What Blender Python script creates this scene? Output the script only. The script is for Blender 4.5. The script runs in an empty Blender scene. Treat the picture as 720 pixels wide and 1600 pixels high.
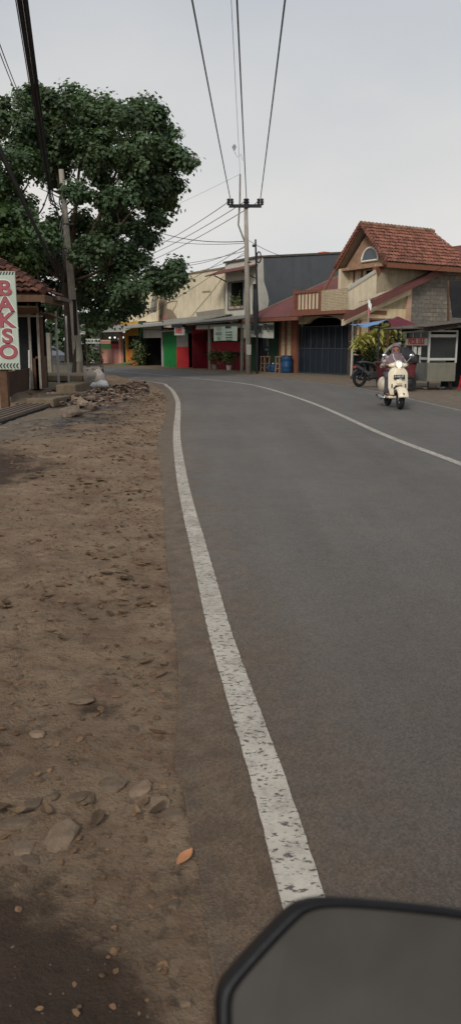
import bpy, math, random
from math import sin, cos, pi, radians as R, atan2, hypot
from mathutils import Vector as V, Matrix, noise, Euler

random.seed(7)
sc = bpy.context.scene
col = sc.collection
rnd = random.uniform

# ------------------------------------------------------------------ survey
# camera height and pitch come from the photograph's horizon; points on known
# planes (ground, facades) are measured with the three helpers below
F, TP, H = 1200.0, 260 / 1200.0, 1.5
P = math.atan(TP); SP, CP = sin(P), cos(P)
A0 = V((-8.7, 62.5)); U = V((.5235, -.852)); N = V((.852, .5235))   # line of the shop fronts
ANG = atan2(U.y, U.x)

def ray(x, y):
    t = (y - 800) / F
    return ((x - 360) / F, CP - t * SP, -SP - t * CP)
def G(x, y, z=0.0):
    d = ray(x, y); k = (z - H) / d[2]
    return V((d[0] * k, d[1] * k, z))
def A(x, y, Y):
    d = ray(x, y); k = Y / d[1]
    return V((d[0] * k, Y, H + d[2] * k))
def fs(x, y, b=0.0):
    d = ray(x, y); k = (b + A0.dot(N)) / (d[0] * N.x + d[1] * N.y)
    return (V((d[0] * k, d[1] * k)) - A0).dot(U), H + d[2] * k
def fb(x, y, s):
    d = ray(x, y); k = (s + A0.dot(U)) / (d[0] * U.x + d[1] * U.y)
    return (V((d[0] * k, d[1] * k)) - A0).dot(N), H + d[2] * k
def L(s, b, z=0.0):
    p = A0 + U * s + N * b
    return V((p.x, p.y, z))

# ------------------------------------------------------------------ mesh builder
class MB:
    def __init__(s, off=(0, 0, 0)):
        s.v, s.f, s.t, s.tint, s.off = [], [], [], .5, V(off)
    def add(s, vs, fs_, M=None):
        n = len(s.v)
        for p in vs:
            p = V(p)
            if M is not None: p = M @ p
            s.v.append(p - s.off)
        for f in fs_:
            s.f.append(tuple(i + n for i in f)); s.t.append(s.tint)
        return s
    def box(s, x0, x1, y0, y1, z0, z1, M=None):
        return s.add([(x0,y0,z0),(x1,y0,z0),(x1,y1,z0),(x0,y1,z0),(x0,y0,z1),(x1,y0,z1),(x1,y1,z1),(x0,y1,z1)],
              [(0,3,2,1),(4,5,6,7),(0,1,5,4),(1,2,6,5),(2,3,7,6),(3,0,4,7)], M)
    def bar(s, p, q, w, h=None, up=(0, 0, 1)):
        p, q = V(p), V(q); h = h or w; d = (q - p).normalized(); up = V(up)
        if abs(d.dot(up)) > .95: up = V((1, 0, 0))
        a = d.cross(up).normalized() * w / 2; b = a.cross(d).normalized() * h / 2
        vs = [p - a - b, p + a - b, p + a + b, p - a + b, q - a - b, q + a - b, q + a + b, q - a + b]
        return s.add(vs, [(0,3,2,1),(4,5,6,7),(0,1,5,4),(1,2,6,5),(2,3,7,6),(3,0,4,7)])
    def tube(s, pts, r, n=8, cap=True):
        pts = [V(p) for p in pts]; m = len(pts)
        rs = r if isinstance(r, (list, tuple)) else [r] * m
        d0 = (pts[1] - pts[0]).normalized()
        a = d0.orthogonal().normalized(); vs = []
        for i, p in enumerate(pts):
            d = (pts[min(i + 1, m - 1)] - pts[max(i - 1, 0)]).normalized()
            a = (a - d * a.dot(d)).normalized(); b = d.cross(a)
            for k in range(n):
                t = 2 * pi * k / n
                vs.append(p + (a * cos(t) + b * sin(t)) * rs[i])
        fs_ = []
        for i in range(m - 1):
            for k in range(n):
                fs_.append((i*n+k, i*n+(k+1) % n, (i+1)*n+(k+1) % n, (i+1)*n+k))
        if cap:
            fs_.append(tuple(range(n))[::-1]); fs_.append(tuple((m-1)*n + k for k in range(n)))
        return s.add(vs, fs_)
    def sheet(s, fn, nu, nv, closed=False, skip=None):
        vs = [fn(i / nu, j / nv) for j in range(nv + 1) for i in range(nu + 1)]
        fs_ = []
        for j in range(nv):
            for i in range(nu):
                if skip and skip((i + .5) / nu, (j + .5) / nv): continue
                fs_.append((j*(nu+1)+i, j*(nu+1)+i+1, (j+1)*(nu+1)+i+1, (j+1)*(nu+1)+i))
        return s.add(vs, fs_)
    def quad(s, a, b, c, d): return s.add([a, b, c, d], [(0, 1, 2, 3)])
    def slab(s, poly, t):
        poly = [V(p) for p in poly]; t = V(t); n = len(poly)
        fs_ = [tuple(range(n)), tuple(range(2*n - 1, n - 1, -1))]
        fs_ += [(i, i + n, (i+1) % n + n, (i+1) % n) for i in range(n)]
        return s.add(poly + [p + t for p in poly], fs_)
    def ell(s, c, r, nu=16, nv=10, M=None):
        c = V(c); vs = []; fs_ = []
        r = (r, r, r) if not isinstance(r, (tuple, list)) else r
        for j in range(1, nv):
            t = pi * j / nv
            for i in range(nu):
                p = 2 * pi * i / nu
                q = V((r[0]*sin(t)*cos(p), r[1]*sin(t)*sin(p), r[2]*cos(t)))
                if M is not None: q = M @ q
                vs.append(c + q)
        top = V((0, 0, r[2])); bot = V((0, 0, -r[2]))
        if M is not None: top, bot = M @ top, M @ bot
        vs += [c + top, c + bot]; T = len(vs) - 2
        for j in range(nv - 2):
            for i in range(nu): fs_.append((j*nu+i, (j+1)*nu+i, (j+1)*nu+(i+1) % nu, j*nu+(i+1) % nu))
        for i in range(nu):
            fs_.append((T, i, (i+1) % nu)); fs_.append((T+1, (nv-2)*nu+(i+1) % nu, (nv-2)*nu+i))
        return s.add(vs, fs_)
    def lathe(s, prof, c=(0, 0, 0), n=20, M=None):
        c = V(c); vs = []; m = len(prof)
        for r, z in prof:
            for k in range(n):
                q = V((r*cos(2*pi*k/n), r*sin(2*pi*k/n), z))
                if M is not None: q = M @ q
                vs.append(c + q)
        fs_ = [(i*n+k, i*n+(k+1) % n, (i+1)*n+(k+1) % n, (i+1)*n+k) for i in range(m-1) for k in range(n)]
        fs_ += [tuple(range(n))[::-1], tuple((m-1)*n+k for k in range(n))]
        return s.add(vs, fs_)
    def torus(s, c, axis, Rr, r, n=28, m=10):
        axis = V(axis).normalized(); a = axis.orthogonal().normalized(); b = axis.cross(a); c = V(c); vs = []
        for i in range(n):
            d = a*cos(2*pi*i/n) + b*sin(2*pi*i/n)
            for k in range(m):
                vs.append(c + d*(Rr + r*cos(2*pi*k/m)) + axis*r*sin(2*pi*k/m))
        return s.add(vs, [(i*m+k, ((i+1) % n)*m+k, ((i+1) % n)*m+(k+1) % m, i*m+(k+1) % m) for i in range(n) for k in range(m)])
    def build(s, name, m, parent=None, smooth=False, bevel=0, solid=0, remesh=0, sub=0):
        me = bpy.data.meshes.new(name)
        me.from_pydata([tuple(p) for p in s.v], [], s.f)
        at = me.attributes.new('tint', 'FLOAT', 'FACE'); at.data.foreach_set('value', s.t)
        if smooth: me.polygons.foreach_set('use_smooth', [True] * len(me.polygons))
        me.materials.append(m); me.update()
        o = bpy.data.objects.new(name, me); col.objects.link(o)
        if parent: o.parent = parent
        if solid:
            k = o.modifiers.new('solid', 'SOLIDIFY'); k.thickness = solid; k.offset = 0
        if remesh:
            k = o.modifiers.new('remesh', 'REMESH'); k.mode = 'VOXEL'; k.voxel_size = remesh; k.use_smooth_shade = True
            k = o.modifiers.new('smooth', 'SMOOTH'); k.factor = .5; k.iterations = 5
        if bevel:
            k = o.modifiers.new('bevel', 'BEVEL'); k.width = bevel; k.segments = 2; k.limit_method = 'ANGLE'
        if sub:
            k = o.modifiers.new('sub', 'SUBSURF'); k.levels = k.render_levels = sub
        return o

def tag(o, label, cat, group=None):
    o['label'] = label; o['category'] = cat
    if group: o['group'] = group
    return o
def struct(o): o['kind'] = 'structure'; return o
def stuff(o): o['kind'] = 'stuff'; return o
def thing(name, label, cat, loc=(0, 0, 0), rz=0, group=None):
    o = bpy.data.objects.new(name, None); col.objects.link(o)
    o.empty_display_size = .2
    o.location = loc; o.rotation_euler = (0, 0, rz)
    return tag(o, label, cat, group)
def facade(name, label, cat, s, b=0, group=None):
    """a thing standing in the frame of the shop fronts; returns root and mesh offset"""
    return thing(name, label, cat, L(s, b), ANG, group), (s, b, 0)
def copy_thing(root, label, loc=None, rz=None):
    r = root.copy(); col.objects.link(r); r['label'] = label
    if loc is not None: r.location = loc
    if rz is not None: r.rotation_euler = (0, 0, rz)
    for ch in root.children:
        c = ch.copy(); col.objects.link(c); c.parent = r
        for g in ch.children:
            d = g.copy(); col.objects.link(d); d.parent = c
    return r
def text(name, body, m, parent, loc, size, rot=(pi/2, 0, 0), extrude=.004, offset=0, sx=1, shear=0, align='CENTER'):
    cu = bpy.data.curves.new(name, 'FONT'); cu.body = body; cu.size = size; cu.extrude = extrude
    cu.offset = offset; cu.align_x = align; cu.align_y = 'CENTER'; cu.shear = shear
    o = bpy.data.objects.new(name, cu); col.objects.link(o)
    dg = bpy.context.evaluated_depsgraph_get()
    me = bpy.data.meshes.new_from_object(o.evaluated_get(dg)); me.name = name
    bpy.data.objects.remove(o); bpy.data.curves.remove(cu)
    me.materials.clear(); me.materials.append(m)
    o = bpy.data.objects.new(name, me); col.objects.link(o)
    o.location = loc; o.rotation_euler = rot; o.scale = (sx, 1, 1); o.parent = parent
    return o

# ------------------------------------------------------------------ materials
def lin(r, g, b):
    f = lambda c: (c/255/12.92 if c/255 <= .04045 else ((c/255+.055)/1.055)**2.4)
    return (f(r), f(g), f(b))
class NT:
    def __init__(s, name):
        s.m = bpy.data.materials.new(name); s.m.use_nodes = True; s.t = s.m.node_tree
        s.b = s.t.nodes['Principled BSDF']; s.out = s.t.nodes['Material Output']
        s.co = s.n('ShaderNodeTexCoord').outputs['Object']
    def n(s, k, **kw):
        o = s.t.nodes.new(k)
        for a, b in kw.items(): setattr(o, a, b)
        return o
    def l(s, a, b): s.t.links.new(a, b)
    def mapping(s, scale=(1, 1, 1), vec=None):
        o = s.n('ShaderNodeMapping'); o.inputs['Scale'].default_value = scale
        s.l(vec or s.co, o.inputs['Vector']); return o.outputs[0]
    def noise(s, scale, detail=4, rough=.6, vec=None):
        o = s.n('ShaderNodeTexNoise'); o.inputs['Scale'].default_value = scale
        o.inputs['Detail'].default_value = detail; o.inputs['Roughness'].default_value = rough
        s.l(vec or s.co, o.inputs['Vector']); return o.outputs['Fac']
    def rng(s, v, a, b, c=0, d=1, smooth=False):
        o = s.n('ShaderNodeMapRange'); o.clamp = True
        if smooth: o.interpolation_type = 'SMOOTHSTEP'
        s.l(v, o.inputs[0])
        for i, q in enumerate((a, b, c, d)): o.inputs[i+1].default_value = q
        return o.outputs[0]
    def mix(s, f, a, b, mode='MIX'):
        o = s.n('ShaderNodeMix', data_type='RGBA', blend_type=mode)
        for sock, q in ((o.inputs['Factor'], f), (o.inputs['A'], a), (o.inputs['B'], b)):
            if isinstance(q, (int, float)): sock.default_value = q
            elif isinstance(q, tuple): sock.default_value = (*q[:3], 1)
            else: s.l(q, sock)
        return o.outputs['Result']
    def math(s, op, a, b=0.0):
        o = s.n('ShaderNodeMath', operation=op)
        for i, q in enumerate((a, b)):
            if isinstance(q, (int, float)): o.inputs[i].default_value = q
            else: s.l(q, o.inputs[i])
        return o.outputs[0]
    def bump(s, h, strength=.3, dist=.02):
        o = s.n('ShaderNodeBump'); o.inputs['Strength'].default_value = strength; o.inputs['Distance'].default_value = dist
        s.l(h, o.inputs['Height']); s.l(o.outputs[0], s.b.inputs['Normal']); return o
    def attr(s, name='tint'):
        return s.n('ShaderNodeAttribute', attribute_name=name).outputs['Fac']
    def color(s, c, rough=.8, metal=0, spec=.3):
        if isinstance(c, tuple): s.b.inputs['Base Color'].default_value = (*c, 1)
        else: s.l(c, s.b.inputs['Base Color'])
        if isinstance(rough, (int, float)): s.b.inputs['Roughness'].default_value = rough
        else: s.l(rough, s.b.inputs['Roughness'])
        s.b.inputs['Metallic'].default_value = metal
        s.b.inputs['Specular IOR Level'].default_value = spec
        return s.m
def sc3(c, k): return tuple(min(1, q*k) for q in c)

def mat(name, c, rough=.8, var=.25, scale=5, bump=.12, bscale=45, metal=0, spec=.3, streak=.35, tint=0, grime=(.09, .075, .055)):
    t = NT(name)
    f = t.rng(t.noise(scale, 5), .3, .7)
    k = t.mix(f, sc3(c, 1-var), sc3(c, 1+var*.5))
    if tint:
        k = t.mix(t.rng(t.attr(), 0, 1), t.mix(1.0, k, (1-tint,)*3, 'MULTIPLY'), t.mix(1.0, k, (1+tint*.5,)*3, 'MULTIPLY'))
    if streak:
        v = t.mapping((2.2, 2.2, .25))
        g = t.rng(t.noise(2.0, 6, .65, v), .5, .78, 0, streak)
        k = t.mix(g, k, grime)
    if bump: t.bump(t.noise(bscale, 4), bump, .02)
    return t.color(k, rough, metal, spec)

def brick_mat(name, c1, c2, mortar, bw, bh, msize=.012, rough=.85, streak=.4):
    t = NT(name)
    sx = t.n('ShaderNodeSeparateXYZ'); t.l(t.co, sx.inputs[0])
    cx = t.n('ShaderNodeCombineXYZ'); t.l(t.math('ADD', sx.outputs[0], sx.outputs[1]), cx.inputs[0]); t.l(sx.outputs[2], cx.inputs[1])
    b = t.n('ShaderNodeTexBrick'); t.l(cx.outputs[0], b.inputs['Vector'])
    b.inputs['Color1'].default_value = (*c1, 1); b.inputs['Color2'].default_value = (*c2, 1); b.inputs['Mortar'].default_value = (*mortar, 1)
    b.inputs['Scale'].default_value = 1; b.inputs['Brick Width'].default_value = bw; b.inputs['Row Height'].default_value = bh
    b.inputs['Mortar Size'].default_value = msize; b.inputs['Mortar Smooth'].default_value = .2; b.inputs['Bias'].default_value = -.1
    k = t.mix(t.rng(t.noise(7, 5), .35, .7, 0, .5), b.outputs['Color'], t.mix(1.0, b.outputs['Color'], (.55, .53, .5), 'MULTIPLY'))
    k = t.mix(t.rng(t.noise(1.3, 6, .65, t.mapping((1.5, 1.5, .5))), .48, .75, 0, streak), k, (.07, .062, .052))
    if streak > .5: k = t.mix(t.rng(t.noise(.9, 7, .7, t.mapping((1, 1, 1.6))), .40, .56, 0, .88), k, t.mix(t.rng(t.noise(5, 5), .35, .7), (.1, .095, .085), (.19, .18, .16)))
    t.bump(t.math('ADD', t.math('MULTIPLY', b.outputs['Fac'], -1.0), t.math('MULTIPLY', t.noise(40), .5)), .5, .015)
    return t.color(k, rough)

def plain(name, c, rough=.5, metal=0, spec=.5, emit=0):
    t = NT(name)
    k = t.mix(t.rng(t.noise(14, 3), .3, .7), sc3(c, .86), sc3(c, 1.06))
    t.color(k, rough, metal, spec)
    if emit:
        t.l(k, t.b.inputs['Emission Color']); t.b.inputs['Emission Strength'].default_value = emit
    return t.m

def asphalt_mat():
    t = NT('worn asphalt')
    big = t.rng(t.noise(.35, 5), .3, .7)
    k = t.mix(big, (.12, .110, .100), (.157, .145, .131))
    # tracks of dust along the left edge, kept in the mesh as an attribute
    dust = t.math('MULTIPLY', t.attr('dust'), t.rng(t.noise(2.2, 8, .75), .28, .62))
    dust = t.math('MAXIMUM', dust, t.rng(t.math('ADD', t.attr('dust'), t.math('MULTIPLY', t.math('SUBTRACT', t.noise(5, 7, .7), .5), .7)), .72, 1.0))
    k = t.mix(t.math('MULTIPLY', dust, .93), k, t.mix(t.rng(t.noise(9, 6), .35, .65), (.125, .09, .062), (.185, .135, .092)))
    k = t.mix(t.rng(t.noise(1.3, 4, .6, t.mapping((1.3, .09, 1))), .35, .68, 0, .8), k, t.mix(1.0, k, (.8, .79, .78), 'MULTIPLY'))
    k = t.mix(t.rng(t.noise(.9, 7, .7), .55, .7, 0, .45), k, (.15, .125, .1))
    k = t.mix(t.attr('near_shade'), k, t.mix(1.0, k, (.7, .63, .57), 'MULTIPLY'))  # painted falloff: asphalt tone darkens towards the camera, standing in for less light
    v = t.n('ShaderNodeTexVoronoi'); v.inputs['Scale'].default_value = 130; t.l(t.co, v.inputs['Vector'])
    g = t.rng(v.outputs['Color'], .15, .85)
    k = t.mix(.5, k, t.mix(g, t.mix(1.0, k, (.55, .55, .55), 'MULTIPLY'), t.mix(1.0, k, (1.45, 1.45, 1.45), 'MULTIPLY')))
    k = t.mix(t.rng(t.noise(38, 3), .62, .8, 0, .55), k, (.04, .037, .034))
    k = t.mix(t.rng(t.noise(1.1, 7, .75), .58, .75, 0, .3), k, (.055, .052, .048))
    t.bump(t.math('ADD', t.math('MULTIPLY', v.outputs['Distance'], 1.0), t.noise(60, 4)), .55, .006)
    return t.color(k, t.rng(t.noise(3), .3, .7, .72, .9), 0, .25)
def paint_mat():
    t = NT('worn white road paint')
    k = t.mix(t.rng(t.noise(3, 5), .3, .7), (.37, .325, .27), (.52, .465, .39))
    w = t.rng(t.noise(50, 6, .66, t.mapping((.75, 1.3, 1))), .545, .6)
    w2 = t.math('MULTIPLY', t.rng(t.noise(5, 6, .7), .44, .62), t.rng(t.noise(110, 3, .6, t.mapping((.6, 1.4, 1))), .4, .5))
    w = t.math('MAXIMUM', w, t.math('MULTIPLY', w2, .4))
    k = t.mix(w, k, (.085, .076, .065))
    k = t.mix(t.rng(t.noise(14, 4), .5, .8, 0, .3), k, (.2, .165, .125))
    t.bump(t.noise(90), .4, .004)
    return t.color(k, .8)
def dirt_mat():
    t = NT('packed earth verge')
    k = t.mix(t.rng(t.noise(1.7, 8, .68), .35, .68), (.2, .13, .08), (.375, .262, .168))
    k = t.mix(t.rng(t.noise(9, 7, .7), .42, .72, 0, .65), k, (.32, .235, .155))
    k = t.mix(t.rng(t.noise(19, 7, .78), .5, .68, 0, .8), k, (.085, .055, .037))
    k = t.mix(t.rng(t.noise(46, 5, .7), .6, .72, 0, .6), k, (.36, .27, .19))
    k = t.mix(t.rng(t.noise(2.6, 5), .5, .74, 0, .6), k, (.15, .074, .048))
    wet = t.rng(t.math('ADD', t.attr('wet'), t.math('MULTIPLY', t.math('SUBTRACT', t.noise(3.5, 8, .7), .5), 1.1)), .38, .72, smooth=True)
    k = t.mix(t.math('MULTIPLY', wet, .86), k, (.05, .031, .022))  # wet earth, plus the near shade painted in the same dark brown
    k = t.mix(t.attr('mud'), k, (.042, .036, .035))
    k = t.mix(t.attr('pale'), k, t.mix(t.rng(t.noise(6, 6), .35, .65), (.12, .105, .085), (.2, .18, .15)))
    h = t.math('ADD', t.noise(16, 9, .72), t.math('MULTIPLY', t.noise(90, 4), .35))
    t.bump(h, 1.0, .06)
    rg = t.rng(t.attr('mud'), 0, 1, .92, .5)
    return t.color(k, rg, 0, .2)
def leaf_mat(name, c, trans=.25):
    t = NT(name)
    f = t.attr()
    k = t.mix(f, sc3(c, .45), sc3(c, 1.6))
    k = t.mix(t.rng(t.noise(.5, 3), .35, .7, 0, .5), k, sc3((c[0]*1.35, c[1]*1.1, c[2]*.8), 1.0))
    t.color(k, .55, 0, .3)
    tr = t.n('ShaderNodeBsdfTranslucent'); t.l(t.mix(1.0, k, (1.2, 1.3, .6), 'MULTIPLY'), tr.inputs[0])
    mx = t.n('ShaderNodeMixShader'); mx.inputs[0].default_value = trans
    t.l(t.b.outputs[0], mx.inputs[1]); t.l(tr.outputs[0], mx.inputs[2]); t.l(mx.outputs[0], t.out.inputs['Surface'])
    return t.m
def glass_mat(name, c=(.6, .65, .65), rough=.08):
    t = NT(name)
    t.color(sc3(c, 1.0), rough, 0, .2)
    tp = t.n('ShaderNodeBsdfTransparent'); tp.inputs[0].default_value = (.8, .84, .82, 1)
    mx = t.n('ShaderNodeMixShader'); mx.inputs[0].default_value = .5
    t.b.inputs['Base Color'].default_value = (*sc3(c, .09), 1)
    t.l(tp.outputs[0], mx.inputs[1]); t.l(t.b.outputs[0], mx.inputs[2]); t.l(mx.outputs[0], t.out.inputs['Surface'])
    return t.m
def plaid_mat():
    t = NT('plaid shirt cloth')
    s = t.n('ShaderNodeSeparateXYZ'); t.l(t.co, s.inputs[0])
    a = t.rng(t.math('SINE', t.math('MULTIPLY', t.math('ADD', s.outputs[0], s.outputs[1]), 70.0)), .2, .5)
    b = t.rng(t.math('SINE', t.math('MULTIPLY', s.outputs[2], 70.0)), .2, .5)
    k = t.mix(t.math('MULTIPLY', a, .7), (.4, .33, .29), (.14, .07, .065))
    k = t.mix(t.math('MULTIPLY', b, .6), k, (.1, .07, .075))
    return t.color(k, .85)

ASPH, PAINT, DIRT = asphalt_mat(), paint_mat(), dirt_mat()
CREAM = mat('cream painted plaster', lin(212, 198, 170), .85, .14, 2, .1, 40, streak=.5)
BUFF = mat('buff painted plaster', lin(205, 188, 158), .85, .14, 2, .1, 40, streak=.5)
WHITEW = mat('dirty white plaster', lin(188, 184, 172), .85, .12, 3, .1, 40, streak=.4)
WBRICK = brick_mat('white painted brick', lin(196, 180, 152), lin(185, 166, 138), lin(140, 118, 92), .25, .075, .009, streak=.25)
BLOCK = brick_mat('bare concrete block', lin(148, 138, 120), lin(112, 106, 96), lin(86, 80, 72), .42, .21, .018, streak=.6)
GREYW = mat('dark grey plaster', lin(88, 91, 94), .85, .12, 1.5, .1, 40, streak=.3, grime=(.05, .05, .05))
CONC = mat('weathered concrete', lin(138, 132, 120), .9, .25, 5, .3, 40, streak=.4)
CONCD = mat('dirty concrete', lin(112, 98, 80), .92, .3, 4, .5, 25, streak=.3)
OLDPLAS = mat('bare grey plaster', lin(142, 128, 108), .9, .2, 7, .3, 35, streak=.2)
TERRA = mat('terracotta paint', lin(126, 80, 60), .8, .2, 6, .1, 40)
MAROON = mat('maroon painted metal', lin(108, 66, 62), .6, .22, 1.3, .05, 30, streak=.3, grime=(.08, .05, .045))
TILE = mat('clay roof tile', lin(140, 92, 76), .88, .35, 9, .25, 30, streak=.45, tint=.45)
TILED = mat('old clay roof tile', lin(94, 60, 47), .9, .45, 4, .3, 30, streak=.6, tint=.8)
FASCIA = mat('brown fascia board', lin(128, 82, 66), .75, .2, 5, .1, 40)
ZINC = mat('weathered zinc sheet', lin(140, 136, 126), .55, .25, 1.8, .05, 40, .2, streak=.45)
ZINCL = mat('pale zinc sheet', lin(182, 178, 168), .55, .15, 1.8, .05, 40, .1, streak=.35)
RUSTZ = mat('dark old roofing sheet', lin(92, 84, 76), .8, .35, 3, .2, 20, streak=.5)
STEEL = mat('stainless panel', lin(128, 126, 112), .45, .15, 2, .03, 40, .35, streak=.3)
ALU = mat('aluminium frame', lin(185, 184, 178), .45, .1, 8, .03, 40, .2, streak=.15)
DKMET = mat('black painted metal', lin(36, 36, 40), .5, .3, 8, .05, 40, streak=.2)
NAVY = mat('navy painted gate', lin(27, 34, 43), .55, .2, 3, .05, 40, streak=.2, grime=(.04, .045, .05))
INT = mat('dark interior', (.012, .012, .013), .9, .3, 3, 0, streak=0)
WOOD = mat('old brown wood', lin(92, 68, 50), .85, .35, 7, .3, 30, streak=.3)
WOODL = mat('pale raw wood', lin(146, 116, 92), .8, .2, 8, .2, 30, streak=.1)
RED = mat('red painted wall', lin(176, 36, 42), .7, .18, 3, .05, 40, streak=.25)
REDD = mat('dark red wall', lin(118, 28, 38), .75, .25, 3, .05, 40, streak=.3, grime=(.03, .015, .015))
GREEN = mat('green painted panel', lin(22, 112, 52), .7, .15, 3, .05, 40, streak=.15)
DGREEN = mat('dark green wall', lin(34, 62, 44), .8, .2, 3, .05, 40, streak=.3)
PINK = mat('pink painted wall', lin(216, 158, 140), .8, .1, 3, .05, 40, streak=.2)
ORANGE = mat('orange painted wall', lin(198, 112, 44), .8, .12, 3, .05, 40, streak=.25)
YELLOW = mat('ochre painted wall', lin(196, 148, 60), .8, .12, 3, .05, 40, streak=.25)
TEAL = mat('teal painted wall', lin(110, 180, 160), .8, .1, 3, .05, 40)
BANNER = mat('printed vinyl banner', lin(190, 194, 180), .5, .1, 3, .05, 10, streak=.1)
BANNERG = mat('greenish vinyl banner', lin(182, 198, 178), .5, .1, 3, .05, 10, streak=.15)
INK = plain('black print', (.02, .025, .03), .6)
INKG = plain('grey print', (.12, .13, .13), .6)
REDINK = plain('red print', lin(186, 52, 60), .6)
PINKRED = plain('faded red print', lin(152, 70, 78), .6)
WHITE = plain('white print', lin(226, 226, 216), .6)
BLUEP = mat('blue plastic', lin(22, 62, 98), .5, .15, 4, .03, 30, streak=.2)
BLUET = mat('blue tarpaulin', lin(112, 146, 188), .6, .15, 3, .2, 8, streak=.15)
MAROONT = mat('maroon tarpaulin', lin(104, 34, 48), .7, .15, 3, .2, 8, streak=.1)
DKT = mat('dark tarpaulin', lin(46, 46, 50), .7, .25, 3, .2, 8, streak=.2)
GREYT = mat('silver grey cover', lin(140, 142, 142), .5, .2, 4, .2, 8, streak=.2)
BARK = mat('tree bark', lin(70, 58, 46), .95, .35, 7, .6, 18, streak=.2)
LEAF = leaf_mat('dark tree leaf', (.078, .126, .066), .27)
LEAF2 = leaf_mat('bright shrub leaf', (.33, .32, .11), .3)
LEAF3 = leaf_mat('green shrub leaf', (.09, .12, .05), .25)
LEAFD = mat('dead leaf', lin(106, 84, 62), .8, .4, 20, .2, 60, streak=0, tint=.6)
STONE = mat('grey stone', lin(116, 98, 80), .92, .35, 14, .5, 40, streak=0, tint=.5)
RUBB = mat('broken rubble', lin(122, 106, 92), .92, .4, 10, .5, 40, streak=0, tint=.97)
BRICKR = mat('broken brick', lin(112, 82, 68), .92, .3, 12, .5, 40, streak=0, tint=.6)
POLY = mat('white plastic bag', lin(205, 202, 196), .45, .15, 12, .3, 20, streak=.1)
SACK = mat('grey woven sack', lin(130, 122, 112), .85, .25, 12, .3, 60, streak=.2)
WIRE = plain('black cable', (.012, .012, .014), .6)
CERAM = plain('dark insulator', (.03, .028, .028), .4)
CREAMP = plain('cream scooter paint', lin(226, 212, 186), .28, 0, .5)
RUBBER = mat('tyre rubber', (.018, .018, .018), .85, .3, 30, .2, 60, streak=0)
CHROME = plain('chrome', (.62, .62, .62), .18, 1, .5)
BLACKP = plain('black plastic', (.022, .023, .026), .42, 0, .5)
LAMP = plain('lit headlamp', (1.0, .86, .66), .3, 0, .5, .75)
BULB = plain('lit bulb', (1.0, .93, .8), .3, 0, .5, 1.6)
HIJAB = mat('mauve headscarf', lin(120, 102, 108), .85, .15, 8, .15, 25, streak=0)
SKIN = mat('skin', lin(152, 108, 86), .6, .08, 10, .03, 60, streak=0)
TROUS = mat('grey trousers', lin(82, 82, 90), .85, .15, 10, .15, 25, streak=0)
PLAID = plaid_mat()
SILVER = plain('silver car paint', lin(150, 152, 156), .3, .4, .5)
CARGL = plain('car glass', (.05, .06, .07), .08, 0, .7)
GLASS = glass_mat('stall glass')
FLAGR = plain('red flag cloth', lin(176, 44, 44), .8)
ICON = plain('amber lens', lin(210, 120, 40), .3)

# ------------------------------------------------------------------ world, sun, camera
w = bpy.data.worlds.new('World'); sc.world = w; w.use_nodes = True
nt = w.node_tree; bg = nt.nodes['Background']
SUN_EL, SUN_AZ = R(38), R(200)          # azimuth clockwise from +Y
sky = nt.nodes.new('ShaderNodeTexSky'); sky.sky_type = 'NISHITA'; sky.sun_disc = False
sky.sun_elevation = SUN_EL; sky.sun_rotation = SUN_AZ; sky.dust_density = 4; sky.air_density = 1.2; sky.ozone_density = 1
hs = nt.nodes.new('ShaderNodeHueSaturation'); hs.inputs['Saturation'].default_value = .3
nt.links.new(sky.outputs[0], hs.inputs['Color'])
tc = nt.nodes.new('ShaderNodeTexCoord')
mp = nt.nodes.new('ShaderNodeMapping'); mp.inputs['Scale'].default_value = (1, 1, 2.2); nt.links.new(tc.outputs['Generated'], mp.inputs[0])
nz = nt.nodes.new('ShaderNodeTexNoise'); nz.inputs['Scale'].default_value = 2.0; nz.inputs['Detail'].default_value = 5
nt.links.new(mp.outputs[0], nz.inputs['Vector'])
sx = nt.nodes.new('ShaderNodeSeparateXYZ'); nt.links.new(tc.outputs['Generated'], sx.inputs[0])
def wr(v, a, b, c, d):
    o = nt.nodes.new('ShaderNodeMapRange'); nt.links.new(v, o.inputs[0])
    for i, q in enumerate((a, b, c, d)): o.inputs[i+1].default_value = q
    return o.outputs[0]
ramp = nt.nodes.new('ShaderNodeValToRGB'); nt.links.new(wr(sx.outputs[2], 0, .5, 0, 1), ramp.inputs[0])
e = ramp.color_ramp.elements
SKG = 13.2
e[0].position = 0; e[0].color = (*[q*SKG*.1 for q in (6.95, 6.85, 6.6)], 1)
e[1].position = 1; e[1].color = (*[q*SKG*.1 for q in (3.75, 4.2, 4.75)], 1)
k = e.new(.42); k.color = (*[q*SKG*.1 for q in (5.6, 5.6, 5.5)], 1)
k = e.new(.18); k.color = (*[q*SKG*.1 for q in (6.5, 6.4, 6.15)], 1)
cl = nt.nodes.new('ShaderNodeMix'); cl.data_type = 'RGBA'; cl.blend_type = 'MULTIPLY'; cl.inputs['Factor'].default_value = 1
nt.links.new(ramp.outputs[0], cl.inputs['A'])
cr = nt.nodes.new('ShaderNodeMix'); cr.data_type = 'RGBA'
nt.links.new(wr(nz.outputs['Fac'], .35, .7, 0, 1), cr.inputs['Factor'])
cr.inputs['A'].default_value = (.87, .9, .94, 1); cr.inputs['B'].default_value = (1.1, 1.06, 1.03, 1)
nt.links.new(cr.outputs['Result'], cl.inputs['B'])
mx = nt.nodes.new('ShaderNodeMix'); mx.data_type = 'RGBA'; mx.inputs['Factor'].default_value = .85   # the cloud layer over the clear sky
nt.links.new(hs.outputs[0], mx.inputs['A']); nt.links.new(cl.outputs['Result'], mx.inputs['B'])
nt.links.new(mx.outputs['Result'], bg.inputs['Color']); bg.inputs['Strength'].default_value = .1

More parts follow.
